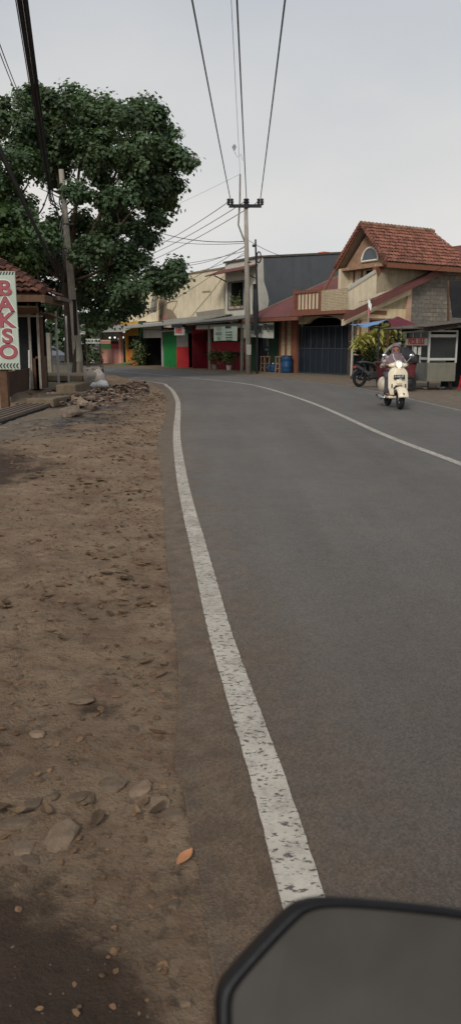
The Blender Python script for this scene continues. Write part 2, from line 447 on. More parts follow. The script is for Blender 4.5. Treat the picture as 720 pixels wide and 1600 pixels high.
sl = bpy.data.lights.new('sun', 'SUN'); sl.energy = 2.1; sl.angle = R(14); sl.color = (1, .95, .87)
so = bpy.data.objects.new('sun', sl); col.objects.link(so)
sd = V((sin(SUN_AZ)*cos(SUN_EL), cos(SUN_AZ)*cos(SUN_EL), sin(SUN_EL)))
so.rotation_euler = sd.to_track_quat('Z', 'Y').to_euler(); so.location = (0, -20, 40)

cam = bpy.data.cameras.new('camera'); co = bpy.data.objects.new('camera', cam); col.objects.link(co)
co.location = (0, 0, H); co.rotation_euler = (pi/2 - P, 0, 0)
cam.sensor_fit = 'VERTICAL'; cam.sensor_height = 36; cam.lens = F / 1600 * 36
cam.clip_start = .02; cam.clip_end = 3000
cam.dof.use_dof = True; cam.dof.focus_distance = 9.0; cam.dof.aperture_fstop = 8
sc.camera = co
sc.view_settings.view_transform = 'Standard'; sc.view_settings.look = 'None'; sc.view_settings.exposure = 0

# ------------------------------------------------------------------ road
def crom(pts, n):
    pts = [V(p) for p in pts]; out = []
    for i in range(len(pts) - 1):
        a, b, c, d = pts[max(i-1, 0)], pts[i], pts[i+1], pts[min(i+2, len(pts)-1)]
        for k in range(n):
            t = k / n
            out.append(.5*((2*b) + (c-a)*t + (2*a-5*b+4*c-d)*t*t + (3*b-a-3*c+d)*t**3))
    return out + [pts[-1]]
LEFT = [(1.3,-30),(.75,-8),(.42,0),(.27,1.2),(.2,1.85),(.125,2.5),(-.044,3.77),(-.166,4.91),(-.276,5.96),(-.38,6.92),(-.59,9.1),(-.92,13.14),(-1.24,18.3),(-1.5,21.85),(-2.0,26.6),(-2.44,29.6),(-3.0,32.0),(-6.5,39.1),(-9.7,45.3),(-12.3,49.4),(-16.4,53.8),(-24,59.5),(-45,72)]
EDGE = [(.9,-30),(.35,-8),(.08,0),(-.03,1.45),(-.11,2.06),(-.18,2.53),(-.26,3.44),(-.41,4.91),(-.61,6.92),(-.9,9.8),(-1.17,12.4),(-1.52,18.5),(-2.1,24.8),(-2.7,28.9),(-3.7,33.4),(-7.0,39.6),(-10.1,45.6),(-12.7,49.8),(-16.7,54.2),(-24.2,60),(-45,72.5)]
CENT = [(4.7,-30),(4.1,-8),(3.6,0),(3.5,2),(3.42,3),(3.3,4.5),(3.2,6.3),(2.97,9.8),(2.63,13.14),(2.13,21),(.97,29.6),(-.56,33.94),(-3.74,40.64),(-6.87,46.8),(-9.6,51.4),(-13.2,55.8),(-20.5,61.8),(-42,76)]
RIGHT = [(8,-30),(7.3,-8),(6.85,0),(6.7,2),(6.6,3),(6.5,4.5),(6.35,6.5),(6.1,10),(5.8,13.5),(5.32,19.3),(4.85,25.8),(4.28,29.2),(3.0,33.4),(1.32,38.1),(-.9,42),(-4,48.2),(-6.6,52.9),(-10.4,57.6),(-17.6,64.2),(-38,79)]
def resample(pts, n):
    d = [0]
    for a, b in zip(pts, pts[1:]): d.append(d[-1] + (b-a).length)
    out = []; j = 0
    for i in range(n + 1):
        t = d[-1]*i/n
        while j < len(d)-2 and d[j+1] < t: j += 1
        f = (t-d[j])/max(d[j+1]-d[j], 1e-6); out.append(pts[j].lerp(pts[j+1], f))
    return out
EDGEC = crom([V((x, y, 0)) for x, y in EDGE], 12)
RIGHTC = crom([V((x, y, 0)) for x, y in RIGHT], 12)
def rag(p, k=1.0):
    return noise.noise(V((p.y*1.7, p.x*1.7, 3))) * .03*k + noise.noise(V((p.y*6, p.x*6, 9))) * .018*k
NS = 900
el, er = resample(EDGEC, NS), resample([p + V((.45, .1, 0)) for p in RIGHTC], NS)
m = MB(); NW = 8; dust = []
rows = []
for i in range(NS + 1):
    a, b = el[i] + V((rag(el[i]), 0, 0)), er[i] + V((rag(er[i], 1.5), 0, 0))
    wd = (b - a).length
    for j, d in enumerate((0, .18, .42, .85, wd*.5, wd-1.0, wd-.5, wd-.15, wd)):
        p = a.lerp(b, d/wd); m.v.append(V((p.x, p.y, .004 - (.012 if j in (0, 8) else 0))))
        dust.append((1, 1, .72, .26, .08, .05, .3, .8, 1)[j])
for i in range(NS):
    for j in range(NW):
        m.f.append((i*9+j, i*9+j+1, (i+1)*9+j+1, (i+1)*9+j)); m.t.append(.5)
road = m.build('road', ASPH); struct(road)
at = road.data.attributes.new('near_shade', 'FLOAT', 'POINT'); at.data.foreach_set('value', [max(0, min(1, (6 - p.y)/4.5)) if p.y > 0 else 1.0 for p in m.v])  # near shade painted into the asphalt, deepest by the camera
at = road.data.attributes.new('dust', 'FLOAT', 'POINT'); at.data.foreach_set('value', dust)

def stripe(name, pts, wid, z=.008, rg=.004, mm=None):
    c = resample(crom([V((x, y, 0)) for x, y in pts], 12), 3000); m = MB()
    for i, p in enumerate(c):
        d = (c[min(i+1, 3000)] - c[max(i-1, 0)]).normalized(); nn = V((d.y, -d.x, 0))
        j1, j2 = noise.fractal(p*14, 1, 2, 3)*rg, noise.fractal(p*14 + V((5, 5, 5)), 1, 2, 3)*rg
        m.v += [V((*(p - nn*(wid/2+j1)).xy, z)), V((*(p + nn*(wid/2+j2)).xy, z))]
    m.f = [(2*i, 2*i+1, 2*i+3, 2*i+2) for i in range(3000)]; m.t = [.5]*3000
    return struct(m.build(name, mm or PAINT))
stripe('edge_line', LEFT, .125); stripe('centre_line', CENT, .125); stripe('far_edge_line', RIGHT, .085, mm=mat('faded road paint', (.27, .25, .215), .85, .3, 3, .1, 60, streak=.7))

# ------------------------------------------------------------------ ground
def frange(a, b, st):
    n = max(1, int(round((b-a)/st))); return [a + (b-a)*i/n for i in range(n)]
xs = [-900, -300, -120, -60, -35, -22, -15] + frange(-11, -4.5, .22) + frange(-4.5, -1.6, .085) + frange(-1.6, .4, .045) + frange(.4, 9, 1.2) + [9, 12, 16, 24, 40, 80, 200, 500, 900]
ys = [-300, -80, -30, -10, -4, -1] + frange(0, 1, .2) + frange(1, 4, .033) + frange(4, 8, .055) + frange(8, 14, .09) + frange(14, 36, .2) + frange(36, 64, 2) + [64, 80, 120, 250, 600, 1400]
def edge_x(y):
    for a, b in zip(EDGEC, EDGEC[1:]):
        if a.y <= y <= b.y: return a.x + (b.x-a.x)*(y-a.y)/max(b.y-a.y, 1e-6)
    return -1e9 if y > 72 else .5
def sst(t): t = min(1, max(0, t)); return t*t*(3-2*t)
WET_SHADE = [(-.8,1.6,2.2,1.1,.42),(-1.0,1.5,.55,.35,.7),(-.85,1.1,.5,.4,1),(-.55,1.45,.22,.16,.8),(-1.35,2.7,.45,.35,.3),(-.8,2.75,.35,.2,.25),(-3.2,7.2,.8,2.0,.6),(-2.3,5.6,.7,1.0,.6),(-3.2,9.5,1.0,2.0,.7),(-2.1,4.2,.6,.5,.5),(-2.0,9,.5,1.2,.3),(-.55,3.0,.15,.12,.6),(-4.2,12,.9,1.6,.6)]  # wet patches; the broad first entry is painted shade over the near verge
MUD = [(-3.1,15.2,.85,1.6,1),(-3.4,17.6,.9,1.6,.9),(-4.6,24.5,1.3,4.0,.8),(-3.6,20.5,1.2,2.5,.8),(-3.4,28.5,1.0,1.6,.7)]
PALE = [(-4.9,14.6,1.2,2.6,1),(-3.9,15.8,.7,1.0,.9),(-3.6,12.8,.9,.9,.6)]
def blob(L_, x, y):
    return min(1, sum(k*math.exp(-(((x-a)/c)**2 + ((y-b)/d)**2)) for a, b, c, d, k in L_))
def ground_z(x, y):
    e = edge_x(y); d = e - x
    if not (0 < y < 36) or x < -11: return -.03 if d < 0 and e > -1e8 and y > 0 else -.012
    if d < -.05: return -.03
    f = sst((d + .05)/.5); p = V((x, y, 0))
    h = noise.fractal(p*1.3, 1, 2, 4)*.032 + noise.fractal(p*4.5 + V((3, 1, 0)), .9, 2, 4)*.026 + abs(noise.fractal(p*11, .8, 2, 3))*.02
    h += .02*sst((d-.2)/1.0)
    if x < -4.2 and y > 19: h += .16*sst((-4.2-x)/1.2)*sst((y-19)/2)
    for a, b, c, dd, k in MUD[:2]: h -= .03*k*math.exp(-(((x-a)/c)**2 + ((y-b)/dd)**2))
    return -.014 + f*(h + .022)
m = MB(); wet, mud, pale = [], [], []
for y in ys:
    for x in xs:
        m.v.append(V((x, y, ground_z(x, y))))
        if 0 <= y <= 36 and -11 <= x <= .5:
            wet.append(blob(WET_SHADE, x, y)); mud.append(blob(MUD, x, y)*sst((noise.fractal(V((x, y, 4))*1.6, 1, 2, 4) + .55)/.6)); pale.append(blob(PALE, x, y)*.85)
        else: wet.append(0); mud.append(0); pale.append(.55 if x > 0 or y > 40 else 0)
nx = len(xs)
for j in range(len(ys)-1):
    for i in range(nx-1):
        m.f.append((j*nx+i, j*nx+i+1, (j+1)*nx+i+1, (j+1)*nx+i)); m.t.append(.5)
gr = struct(m.build('ground', DIRT, smooth=True))
for nm, d in (('wet', wet), ('mud', mud), ('pale', pale)):
    at = gr.data.attributes.new(nm, 'FLOAT', 'POINT'); at.data.foreach_set('value', d)

# concrete apron in front of the shops, a low kerb step
m = MB((0, 0, 0))
def apron(u, v):
    s = -10 + 44*u; b = -2.3 + .6*math.sin(s*.35) + v*2.9
    p = L(s, b); return V((p.x, p.y, .05 + noise.noise(V((s*2, b*2, 0)))*.02 - (.12 if v == 0 else 0) - .1*sst((u-.86)/.12)))
m.sheet(apron, 120, 8); struct(m.build('shop_apron', CONCD, smooth=True))
# ------------------------------------------------------------------ shop fronts (frame: s along the fronts, b into the block)
def wallh(m, s0, s1, z0, z1, b0, b1, holes=()):
    """a wall in the frame with real openings"""
    ss = sorted({s0, s1, *[h[0] for h in holes], *[h[1] for h in holes]})
    zs = sorted({z0, z1, *[h[2] for h in holes], *[h[3] for h in holes]})
    for a, c in zip(ss, ss[1:]):
        for d, f in zip(zs, zs[1:]):
            if any(h[0] <= (a+c)/2 <= h[1] and h[2] <= (d+f)/2 <= h[3] for h in holes): continue
            m.box(a, c, b0, b1, d, f)
    return m
def corr(m, p00, p10, p01, p11, pitch=.16, amp=.03, nv=3):
    """corrugated sheet: p00-p10 along the eave, p01-p11 along the top"""
    p00, p10, p01, p11 = map(V, (p00, p10, p01, p11))
    n = max(4, int((p10-p00).length/pitch)*4)
    nn = (p10-p00).cross(p01-p00).normalized()
    return m.sheet(lambda u, v: p00.lerp(p10, u).lerp(p01.lerp(p11, u), v) + nn*amp*math.sin(u*n/4*2*pi), n, nv)
def frame_rect(m, s0, s1, z0, z1, b, w, d=.05):
    m.box(s0-w, s0, b-d, b, z0-w, z1+w); m.box(s1, s1+w, b-d, b, z0-w, z1+w)
    m.box(s0, s1, b-d, b, z1, z1+w); m.box(s0, s1, b-d, b, z0-w, z0)
def tile_roof(m, p00, p10, p01, p11, nc, nr, lift=.035):
    """curved clay tiles laid in overlapping rows"""
    p00, p10, p01, p11 = map(V, (p00, p10, p01, p11))
    nn = (p10-p00).cross(p01-p00).normalized()
    if nn.z < 0: nn = -nn
    pt = lambda u, v: p00.lerp(p10, u).lerp(p01.lerp(p11, u), v)
    for j in range(nr):
        for i in range(nc):
            m.tint = rnd(0, 1); vs = []; jit = rnd(-.012, .012)
            for v, h in ((j/nr, lift*1.5 + jit), ((j+1.15)/nr, .005)):
                for q, hh in ((0, 0), (.25, .7), (.5, 1), (.75, .5), (1.0, -.1)):
                    vs.append(pt((i+q)/nc, min(v, 1.02)) + nn*(h + hh*lift))
            bt = [p - nn*.02 for p in vs[:5]]
            m.add(vs + bt, [(a, a+1, a+6, a+5) for a in range(4)] + [(a, a+10, a+11, a+1) for a in range(4)])
    m.tint = .5
def bricklet(m, *a): m.box(*a)

# ---- pink and orange corner shop ----
r, o = facade('corner_shop', 'pink and orange corner shop under a zinc awning, behind the tree at far left', 'shop', -2)
m = MB(o); wallh(m, -9, -4.2, 0, 3.1, 0, .2); m.build('side_wall', WHITEW, r)
m = MB(o); m.box(-4.2, -1.9, 0, .2, 0, 1.25); m.box(-.45, 0, 0, .2, 0, 2.6); m.build('pink_wall', PINK, r)
m = MB(o); m.box(-1.9, -.45, 0, .2, 0, 1.25); m.build('counter_front', mat('dusky rose wall', lin(176, 118, 108), .8, .1), r)
m = MB(o); m.box(-4.2, -1.95, -.03, .0, 1.25, 1.62); m.build('sign_panel', plain('bright green panel', lin(70, 170, 70), .6), r)
m = MB(o); m.box(-1.9, -.45, -.03, .0, 1.25, 1.62); m.build('counter_panel', RED, r)
m = MB(o); m.box(-4.2, 0, -.03, .2, 2.5, 3.3); m.build('fascia', mat('maroon fascia', lin(120, 76, 72), .8), r)
m = MB(o); m.box(-4.2, 0, 2.2, 2.3, 0, 2.6); m.box(-4.2, -4.1, .2, 2.2, 0, 2.6); m.build('back_wall', mat('pale interior wall', lin(150, 150, 145), .8), r)
for s, z in ((-3.6, 2.15), (-2.55, 2.15), (-1.7, 2.05), (-.9, 2.15)):
    m = MB(o); m.ell((s, .6, z), .075, 10, 8); m.build('bulb', BULB, r)
m = MB(o)
for q in range(16): m.box(*(lambda s: (s, s+.2))(-4+q*.22), .5, .7, 1.62, 1.62+rnd(.1, .35))
m.build('goods', WOOD, r)
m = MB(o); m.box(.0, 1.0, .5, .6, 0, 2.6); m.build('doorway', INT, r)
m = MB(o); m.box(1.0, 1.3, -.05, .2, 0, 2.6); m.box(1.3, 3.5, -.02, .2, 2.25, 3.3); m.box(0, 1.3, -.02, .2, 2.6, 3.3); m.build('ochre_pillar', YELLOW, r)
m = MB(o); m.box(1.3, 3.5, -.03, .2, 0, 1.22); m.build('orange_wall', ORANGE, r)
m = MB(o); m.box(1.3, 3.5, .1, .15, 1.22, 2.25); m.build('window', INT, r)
m = MB(o); m.box(2.35, 2.43, .02, .08, 1.22, 2.25); m.build('mullion', DKMET, r)
m = MB(o); m.box(3.5, 4.3, -.06, .2, 0, 3.3); m.build('green_pillar', DGREEN, r)
m = MB(o); m.slab([(.9, -1.1, .05), (2.2, -1.1, .05), (2.2, -.04, .22), (.9, -.04, .22)], (0, 0, -.1)); m.build('ramp', mat('faded green ramp', lin(96, 128, 84), .9), r)
m = MB(o); corr(m, (-6.4, -1.6, 2.55), (4.1, -1.6, 2.5), (-6.4, .3, 3.2), (4.1, .3, 3.2), .2, .02); m.build('awning', ZINC, r, solid=.012)
m = MB(o); wallh(m, -9, 4.0, 3.2, 3.95, 1.2, 1.4); m.build('parapet', CREAM, r)
m = MB(o); m.box(-9, 4.3, .2, 1.2, 3.12, 3.22); m.box(-9, 1.6, 4.5, 4.7, 3.2, 6.3); m.build('upper_wall', CREAM, r)
m = MB(o); m.slab([(1.4, 1.5, 3.95), (2.9, 1.5, 3.95), (3.5, 1.5, 5.6), (2.3, 1.5, 5.6)], (0, .25, 0)); m.build('upper_pillar', CREAM, r)
m = MB(o); m.slab([(2.5, 1.4, 3.95), (3.1, 1.4, 3.95), (3.75, 1.4, 5.8), (3.2, 1.4, 5.8)], (0, .08, 0)); m.build('slanting_panel', ZINC, r)
m = MB(o); m.box(-1.2, 1.2, 4.2, 4.45, 3.6, 5.8); m.build('upper_opening', INT, r)
m = MB(o)
for z in (4.1, 4.3): m.bar((-3, 1.3, z), (4.0, 1.3, z), .04)
m.build('railing', DKMET, r)
m = MB(o); m.box(-1.6, -.9, 1.3, 1.42, 3.96, 5.3); m.build('board', WHITE, r)
m = MB(o); m.box(-1.25, -.9, 1.28, 1.3, 3.96, 5.3); m.build('red_stripe', FLAGR, r)

# ---- cream building ----
r, o = facade('cream_building', 'tall cream blind wall with a peeling grey plaster patch above the low shops', 'building', 6.7, 2.5)
m = MB(o); wallh(m, 1.75, 11.7, 0, 6.55, 2.5, 2.75); m.box(1.75, 2.0, 2.75, 9, 0, 6.5); m.box(11.45, 11.7, 2.75, 9, 0, 6.5); m.build('wall', CREAM, r)
m = MB(o); m.box(1.7, 11.75, 2.42, 2.8, 6.55, 6.65); m.build('coping', OLDPLAS, r)
def patch(pts, b, name, m_, root, o, t=.004):
    q = [fs(x, y, b) for x, y in pts]
    m = MB(o); m.slab([(s, b - t, z) for s, z in q], (0, t*.5, 0)); return m.build(name, m_, root)
patch([(248,476),(250,463),(254,458),(259,461),(261,470),(261,482),(268,484),(273,490),(278,499),(276,506),(254,508),(252,500),(249,495),(251,488)], 2.5, 'bare_plaster', OLDPLAS, r, o)
m = MB(o); q = [fs(x, y, 2.5) for x, y in [(261,473),(270,471),(277,470),(275,478),(269,488)]]
m.tube([(s, 2.49, z) for s, z in q], .03, 5); m.build('crack', OLDPLAS, r)
patch([(253,495),(262,490),(262,506),(254,507)], 2.495, 'rose_stain', mat('rose stained plaster', lin(176, 132, 118), .9), r, o)
patch([(306,488),(350,482),(350,500),(310,502)], 2.5, 'bare_block_patch', CONC, r, o)
patch([(316,455),(329,454),(329,457),(316,458)], 2.5, 'scratch', OLDPLAS, r, o)
m = MB(o); q = [fs(x, y, 2.5) for x, y in [(297,497),(312,479),(330,458),(349,432)]]
m.tube([(s, 2.49, z) for s, z in q], .02, 5); m.build('downpipe', OLDPLAS, r)

# ---- teal house behind ----
r, o = facade('teal_house', 'strip of teal wall seen in the gap beside the grey building', 'house', 12.1, 5)
m = MB(o); m.box(11.75, 12.65, 5, 8, 0, 4.6); m.build('wall', TEAL, r)
m = MB(o); m.box(11.72, 12.68, 4.9, 8.1, 4.6, 4.7); m.build('roof', ZINC, r)

# ---- dark garage kiosk with pale board ----
r, o = facade('garage_kiosk', 'open dark garage with a pale slatted board over its mouth', 'kiosk', 5.9)
m = MB(o); wallh(m, 4.31, 7.5, 2.05, 2.62, -.05, .0)
m.build('lower_board', ZINCL, r)
m = MB(o)
for q in range(6): m.box(4.4 + q*.52, 4.84 + q*.52, -.1, -.02, 2.66, 3.15)
m.build('slat_board', ZINCL, r)
m = MB(o); m.box(4.31, 7.5, .0, .04, 2.62, 3.2); m.build('board_backing', DKMET, r)
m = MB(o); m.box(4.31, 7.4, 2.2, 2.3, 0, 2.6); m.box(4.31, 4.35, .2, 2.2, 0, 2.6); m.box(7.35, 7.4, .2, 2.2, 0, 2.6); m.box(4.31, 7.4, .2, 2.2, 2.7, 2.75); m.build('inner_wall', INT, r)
m = MB(o); m.box(7.4, 7.52, -.12, .0, 0, 2.62); m.build('post', ALU, r)

# ---- green and red kiosk ----
r, o = facade('green_red_kiosk', 'kiosk with one green and one red panel and a small zinc canopy', 'kiosk', 9.9)
m = MB(o); m.box(7.7, 9.7, -.1, -.04, .05, 2.3); m.build('green_panel', GREEN, r)
m = MB(o); m.box(9.7, 11.4, -.1, -.04, .05, 1.42); m.build('red_panel', RED, r)
m = MB(o); m.box(9.7, 11.35, -.1, -.05, 1.42, 2.3); m.build('grey_panel', ZINC, r)
m = MB(o); m.box(11.4, 13.2, 1.8, 1.9, 0, 2.4); m.box(7.7, 11.3, .3, .34, 0, 2.6); m.build('back_wall', INT, r)
m = MB(o); m.box(11.5, 12.3, .4, .9, 0, .8); m.box(12.3, 12.9, .8, 1.2, 0, 1.3); m.box(11.7, 12.1, .5, .8, .8, 1.1); m.build('shelf_goods', WOOD, r)
m = MB(o); corr(m, (7.6, -1.0, 2.4), (12.6, -1.0, 2.5), (7.6, -.1, 2.56), (12.6, -.1, 2.66), .14, .02); m.build('canopy', ZINCL, r, solid=.02)
m = MB(o); m.box(7.6, 12.5, -.09, -.03, 2.3, 2.55); m.build('canopy_beam', mat('green grey beam', lin(96, 112, 100), .8), r)
m = MB(o); corr(m, (4.3, -1.5, 2.74), (13.6, -1.5, 2.86), (4.3, 2.4, 3.45), (13.6, 2.4, 3.6), .2, .03); m.build('roof', ZINC, r, solid=.02)
m = MB(o); m.box(12.0, 16.6, -.02, .04, 2.45, 2.95); m.build('gable_boards', RUSTZ, r)
r2, o2 = facade('hanging_sign', 'small white box sign with red words hung under the low zinc roof', 'sign', 10.6, -1.3)
m = MB(o2); s0, z0 = fs(274, 524, -1.3); s1, z1 = fs(288, 511, -1.3); m.box(s0, s1, -1.36, -1.25, z0, z1); m.build('board', BANNER, r2)
text('lettering', 'AGEN', REDINK, r2, ((s0+s1)/2 - o2[0], -.07, z0 + .55*(z1-z0) + .1), .3, offset=.008)
text('lettering', 'BAKSO', REDINK, r2, ((s0+s1)/2 - o2[0], -.07, z0 + .22), .32, offset=.012)
m = MB(o2); m.box(s0-.15, s1+.1, -1.5, -1.15, z1+.02, z1+.22); m.build('cap', DKMET, r2)

# ---- red shop ----
r, o = facade('red_shop', 'open red shop with grey posts under a corrugated roof', 'shop', 15.8)
m = MB(o); m.box(13.2, 18.6, .3, .4, 0, 2.7); m.build('red_wall', REDD, r)
m = MB(o); m.box(13.2, 18.6, .22, .3, .95, 1.75); m.build('bright_red_band', mat('deep red band', lin(150, 30, 40), .75, .3, 2, streak=.4), r)
m = MB(o); m.box(13.3, 18.5, .1, .22, 1.75, 2.0); m.box(13.3, 18.5, .1, .22, .95, 1.1); m.build('dark_shelf', INT, r)
m = MB(o); m.box(13.2, 13.26, -.8, .3, 0, 2.7); m.build('side_panel', REDD, r)
for x in (328, 378):
    s, z = fs(x, 577, -.9); m = MB(o); m.box(s-.07, s+.07, -.97, -.83, 0, 2.8); m.build('post', CONC, r)
m = MB(o); corr(m, (13.7, -1.6, 2.86), (19.8, -1.6, 2.96), (13.7, 1.9, 3.35), (19.8, 1.9, 3.4), .2, .03); m.build('roof', ZINC, r, solid=.02)
m = MB(o); m.bar((13.7, -1.5, 2.8), (19.8, -1.5, 2.9), .08, .1); m.build('eave_beam', RUSTZ, r)
m = MB(o); m.box(14, 19.6, -.95, -.9, 2.5, 2.75); m.build('valance', ZINCL, r)
for i, x in enumerate((336, 358)):
    s, z = fs(x, 578, -.7)
    t = thing('potted_plant', ['bushy potted plant at the left of the red shop front', 'rounder potted plant in the middle of the red shop front'][i], 'plant', L(s, -.7), 0, 'potted plants before the red shop')
    m = MB(); m.lathe([(.14, 0), (.19, .3), (.2, .3), (.17, .28)], (0, 0, .05), 12); m.build('pot', [CONC, WHITEW][i], t)
    m = MB()
    for q in range(240):
        m.tint = rnd(0, 1); d = V((rnd(-1, 1), rnd(-1, 1), rnd(-.6, 1))).normalized()*rnd(.2, .52); c = V((0, 0, .8)) + V((d.x, d.y, d.z*1.05))
        a = V((rnd(-1, 1), rnd(-1, 1), rnd(-1, 1))).normalized()*.09; b = a.orthogonal().normalized()*.05
        m.quad(c-a, c-b, c+a, c+b)
    m.build('foliage', LEAF3, t)
# its banner
s0, z0 = fs(334, 533, -1.35); s1, z1 = fs(370, 510, -1.35)
r, o = facade('printed_banner', 'pale green banner with a printed price list on the red shop', 'banner', (s0+s1)/2, -1.35)
m = MB(o); m.sheet(lambda u, v: (s0+(s1-s0)*u, -1.35+.04*sin(u*7), z0+(z1-z0)*v + .03*sin(u*3.1)), 12, 4); m.build('sheet', BANNERG, r, solid=.01)
hw = (s1-s0)/2; zc = (z0+z1)/2
text('lettering', 'MENU :', INK, r, (hw*.35, -.06, zc+.38), .2, offset=.01)
text('lettering', 'ooo  oooo\noo oooooo\nooooo ooo\noo  oooo', INKG, r, (hw*.4, -.06, zc-.12), .15, offset=.006)
for q, ln_ in enumerate(('1  2  1', '0 2 3 3', '2 5')): text('lettering', ln_, INKG, r, (-hw*.5, -.06, zc + .3 - .28*q), .22, offset=.012)

# ---- grey building ----
S2 = 16.7
r, o = facade('grey_building', 'two storey white fronted building with a long dark grey side wall', 'building', 14.7, 2)
s0, z0 = fs(358, 482, 2); s1, z1 = fs(380, 441, 2)
m = MB(o); wallh(m, 12.7, S2, 0, 6.75, 2, 2.2, [(13.15, 14.95, 3.85, 5.5), (15.95, 16.4, 3.9, 5.25)]); m.box(12.7, 12.9, 2.2, 11, 0, 6.7); m.build('front_wall', WHITEW, r)
m = MB(o); m.slab([(S2, 2.21, 0), (S2, 11, 0), (S2, 11, 7.6), (S2, 2.21, 6.75)], (-.2, 0, 0)); m.build('side_wall', GREYW, r)
m = MB(o); m.slab([(S2+.05, 1.9, 6.76), (S2+.05, 11, 7.62), (12.6, 11, 7.62), (12.6, 1.9, 6.76)], (0, 0, .12)); m.build('roof', RUSTZ, r)
m = MB(o); m.box(13.1, 16.5, 3.2, 3.3, 3.4, 6); m.box(13.0, 13.1, 2.2, 3.2, 3.4, 6); m.box(13.0, 16.5, 2.2, 3.2, 3.5, 3.6); m.build('dark_room', mat('dim room wall', lin(70, 72, 72), .9), r)
m = MB(o); frame_rect(m, 13.15, 14.95, 3.85, 5.5, 1.995, .07); m.build('window_frame', GREYW, r)
m = MB(o); m.box(15.97, 16.38, 2.05, 2.1, 3.92, 5.23); m.build('side_window', INT, r)
for i in range(7):
    s = 13.3 + i*.24; m = MB(o); m.lathe([(.06, 0), (.09, .14)], (s, 2.09, 3.86), 8)
    m.build('flower_pot', [PINK, WHITEW, CONC][i % 3], r)
m = MB(o)
for q in range(260):
    m.tint = rnd(0, 1); c = V((rnd(13.2, 14.4), rnd(2.05, 2.2), 4.02 + abs(random.gauss(0, .28)))); a = V((rnd(-1, 1), rnd(-1, 1), rnd(-1, 1))).normalized()*.08; b = a.orthogonal().normalized()*.05
    m.quad(c-a, c-b, c+a, c+b)
m.build('window_plants', LEAF3, r)
m = MB(o); corr(m, (11.9, .9, 5.95), (16.6, .9, 6.05), (12.3, 1.98, 6.35), (16.6, 1.98, 6.4), .16, .02); m.build('awning', MAROON, r, solid=.03)
m = MB(o)
for s in (12.9, 16.3): m.bar((s, 1.05, 5.95), (s, 1.97, 5.6), .06)
m.build('awning_bracket', DKMET, r)
q = [fb(x, y, S2) for x, y in [(405,401),(411,401),(412,440),(417,455),(420,470),(416,490),(419,500),(405,500)]]
m = MB(o); m.slab([(S2+.004, max(b, 2.0), z) for b, z in q], (-.002, 0, 0)); m.build('white_paint_edge', WHITEW, r)
b_, z_ = fb(508, 398, S2); m = MB(o); m.box(S2-.8, S2-.2, b_, b_+.5, z_-.1, z_+.22); m.build('water_tank', mat('orange plastic tank', lin(214, 104, 70), .6), r)

# ---- green shop under the maroon roof ----
r, o = facade('green_shop', 'dark green shop front beside the white brick columns', 'shop', 20.4)
m = MB(o); wallh(m, 18.7, 21.9, 0, 2.85, .0, .15, [(19.75, 20.75, 0, 2.3)]); m.build('wall', DGREEN, r)
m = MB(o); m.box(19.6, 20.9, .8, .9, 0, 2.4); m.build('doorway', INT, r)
m = MB(o); m.box(20.05, 20.1, -.03, .03, 0, 2.3); m.box(19.75, 19.8, -.03, .0, 0, 2.3); m.build('door_frame', DKMET, r)
m = MB(o); m.box(20.25, 20.6, .2, .24, 1.45, 2.2); m.box(20.1, 20.7, .2, .24, 1.2, 1.35); m.box(20.35, 20.5, .2, .24, .8, 1.15); m.build('notice', GREYT, r)
s0, z0 = fs(381, 528, -1.0); s1, z1 = fs(427, 506, -1.0)
r, o = facade('script_banner', 'long white banner in handwritten script between the pole and the house', 'banner', (s0+s1)/2, -1.0)
m = MB(o); m.sheet(lambda u, v: (s0+(s1-s0)*u, -1.0+.05*sin(u*9), z0+(z1-z0)*v + .12*u*v + .04*sin(u*5)), 14, 4); m.build('sheet', BANNER, r, solid=.01)
text('lettering', 'Warung Arya', INK, r, (.15, -.08, (z1-z0)/2+z0+.2), .5, offset=.012, shear=.35)
text('lettering', 'ooo oooo oo', INKG, r, (-.1, -.08, z0+.3), .24, offset=.004, shear=.3)

for i, x in enumerate((414, 437)):
    s, z = fs(x, 582, -.5)
    t = thing('wooden_stool', ['tall pale wooden stool by the green shop doorway', 'tall pale wooden stool half hidden beside the blue barrel'][i], 'stool', L(s, -.5, .05), ANG, 'stools outside the green shop')
    for a in (-.16, .16):
        for b in (-.16, .16):
            m = MB(); m.bar((a*1.1, b*1.1, 0), (a, b, .82), .05); m.build('leg', WOODL, t)
    m = MB(); m.box(-.21, .21, -.21, .21, .82, .87); m.build('seat', WOODL, t, bevel=.008)
    m = MB()
    for z in (.2, .45): m.box(-.16, .16, -.19, -.155, z, z+.04); m.box(-.16, .16, .155, .19, z, z+.04); m.box(-.19, -.155, -.155, .155, z, z+.04); m.box(.155, .19, -.155, .155, z, z+.04)
    m.build('rail', WOODL, t)
for i, x in enumerate((420, 426, 432)):
    s, z = fs(x, 580, -.3)
    t = thing('water_gallon', 'dark blue water gallon bottle between the two wooden stools', 'bottle', L(s, -.3, .05), 0, 'water gallons on the green shop floor')
    m = MB(); m.lathe([(.13, 0), (.15, .05), (.15, .14), (.14, .16), (.15, .2), (.15, .34), (.06, .44)], (0, 0, 0), 14); m.build('bottle', BLUEP, t, smooth=True)
    m = MB(); m.lathe([(.045, .44), (.045, .5)], (0, 0, 0), 10); m.build('cap', WHITE, t)
s, z = fs(447.5, 583, -.55)
t = thing('blue_barrel', 'blue plastic barrel standing before the white brick column', 'barrel', L(s, -.55, .05))
m = MB(); m.lathe([(.26, 0), (.29, .03), (.3, .15), (.285, .3), (.3, .33), (.285, .36), (.3, .6), (.285, .63), (.3, .66), (.29, .85), (.27, .9)], (0, 0, 0), 24); m.build('body', BLUEP, t, smooth=True)
m = MB(); m.torus((0, 0, .9), (0, 0, 1), .275, .022, 24, 6); m.build('rim', DKMET, t)

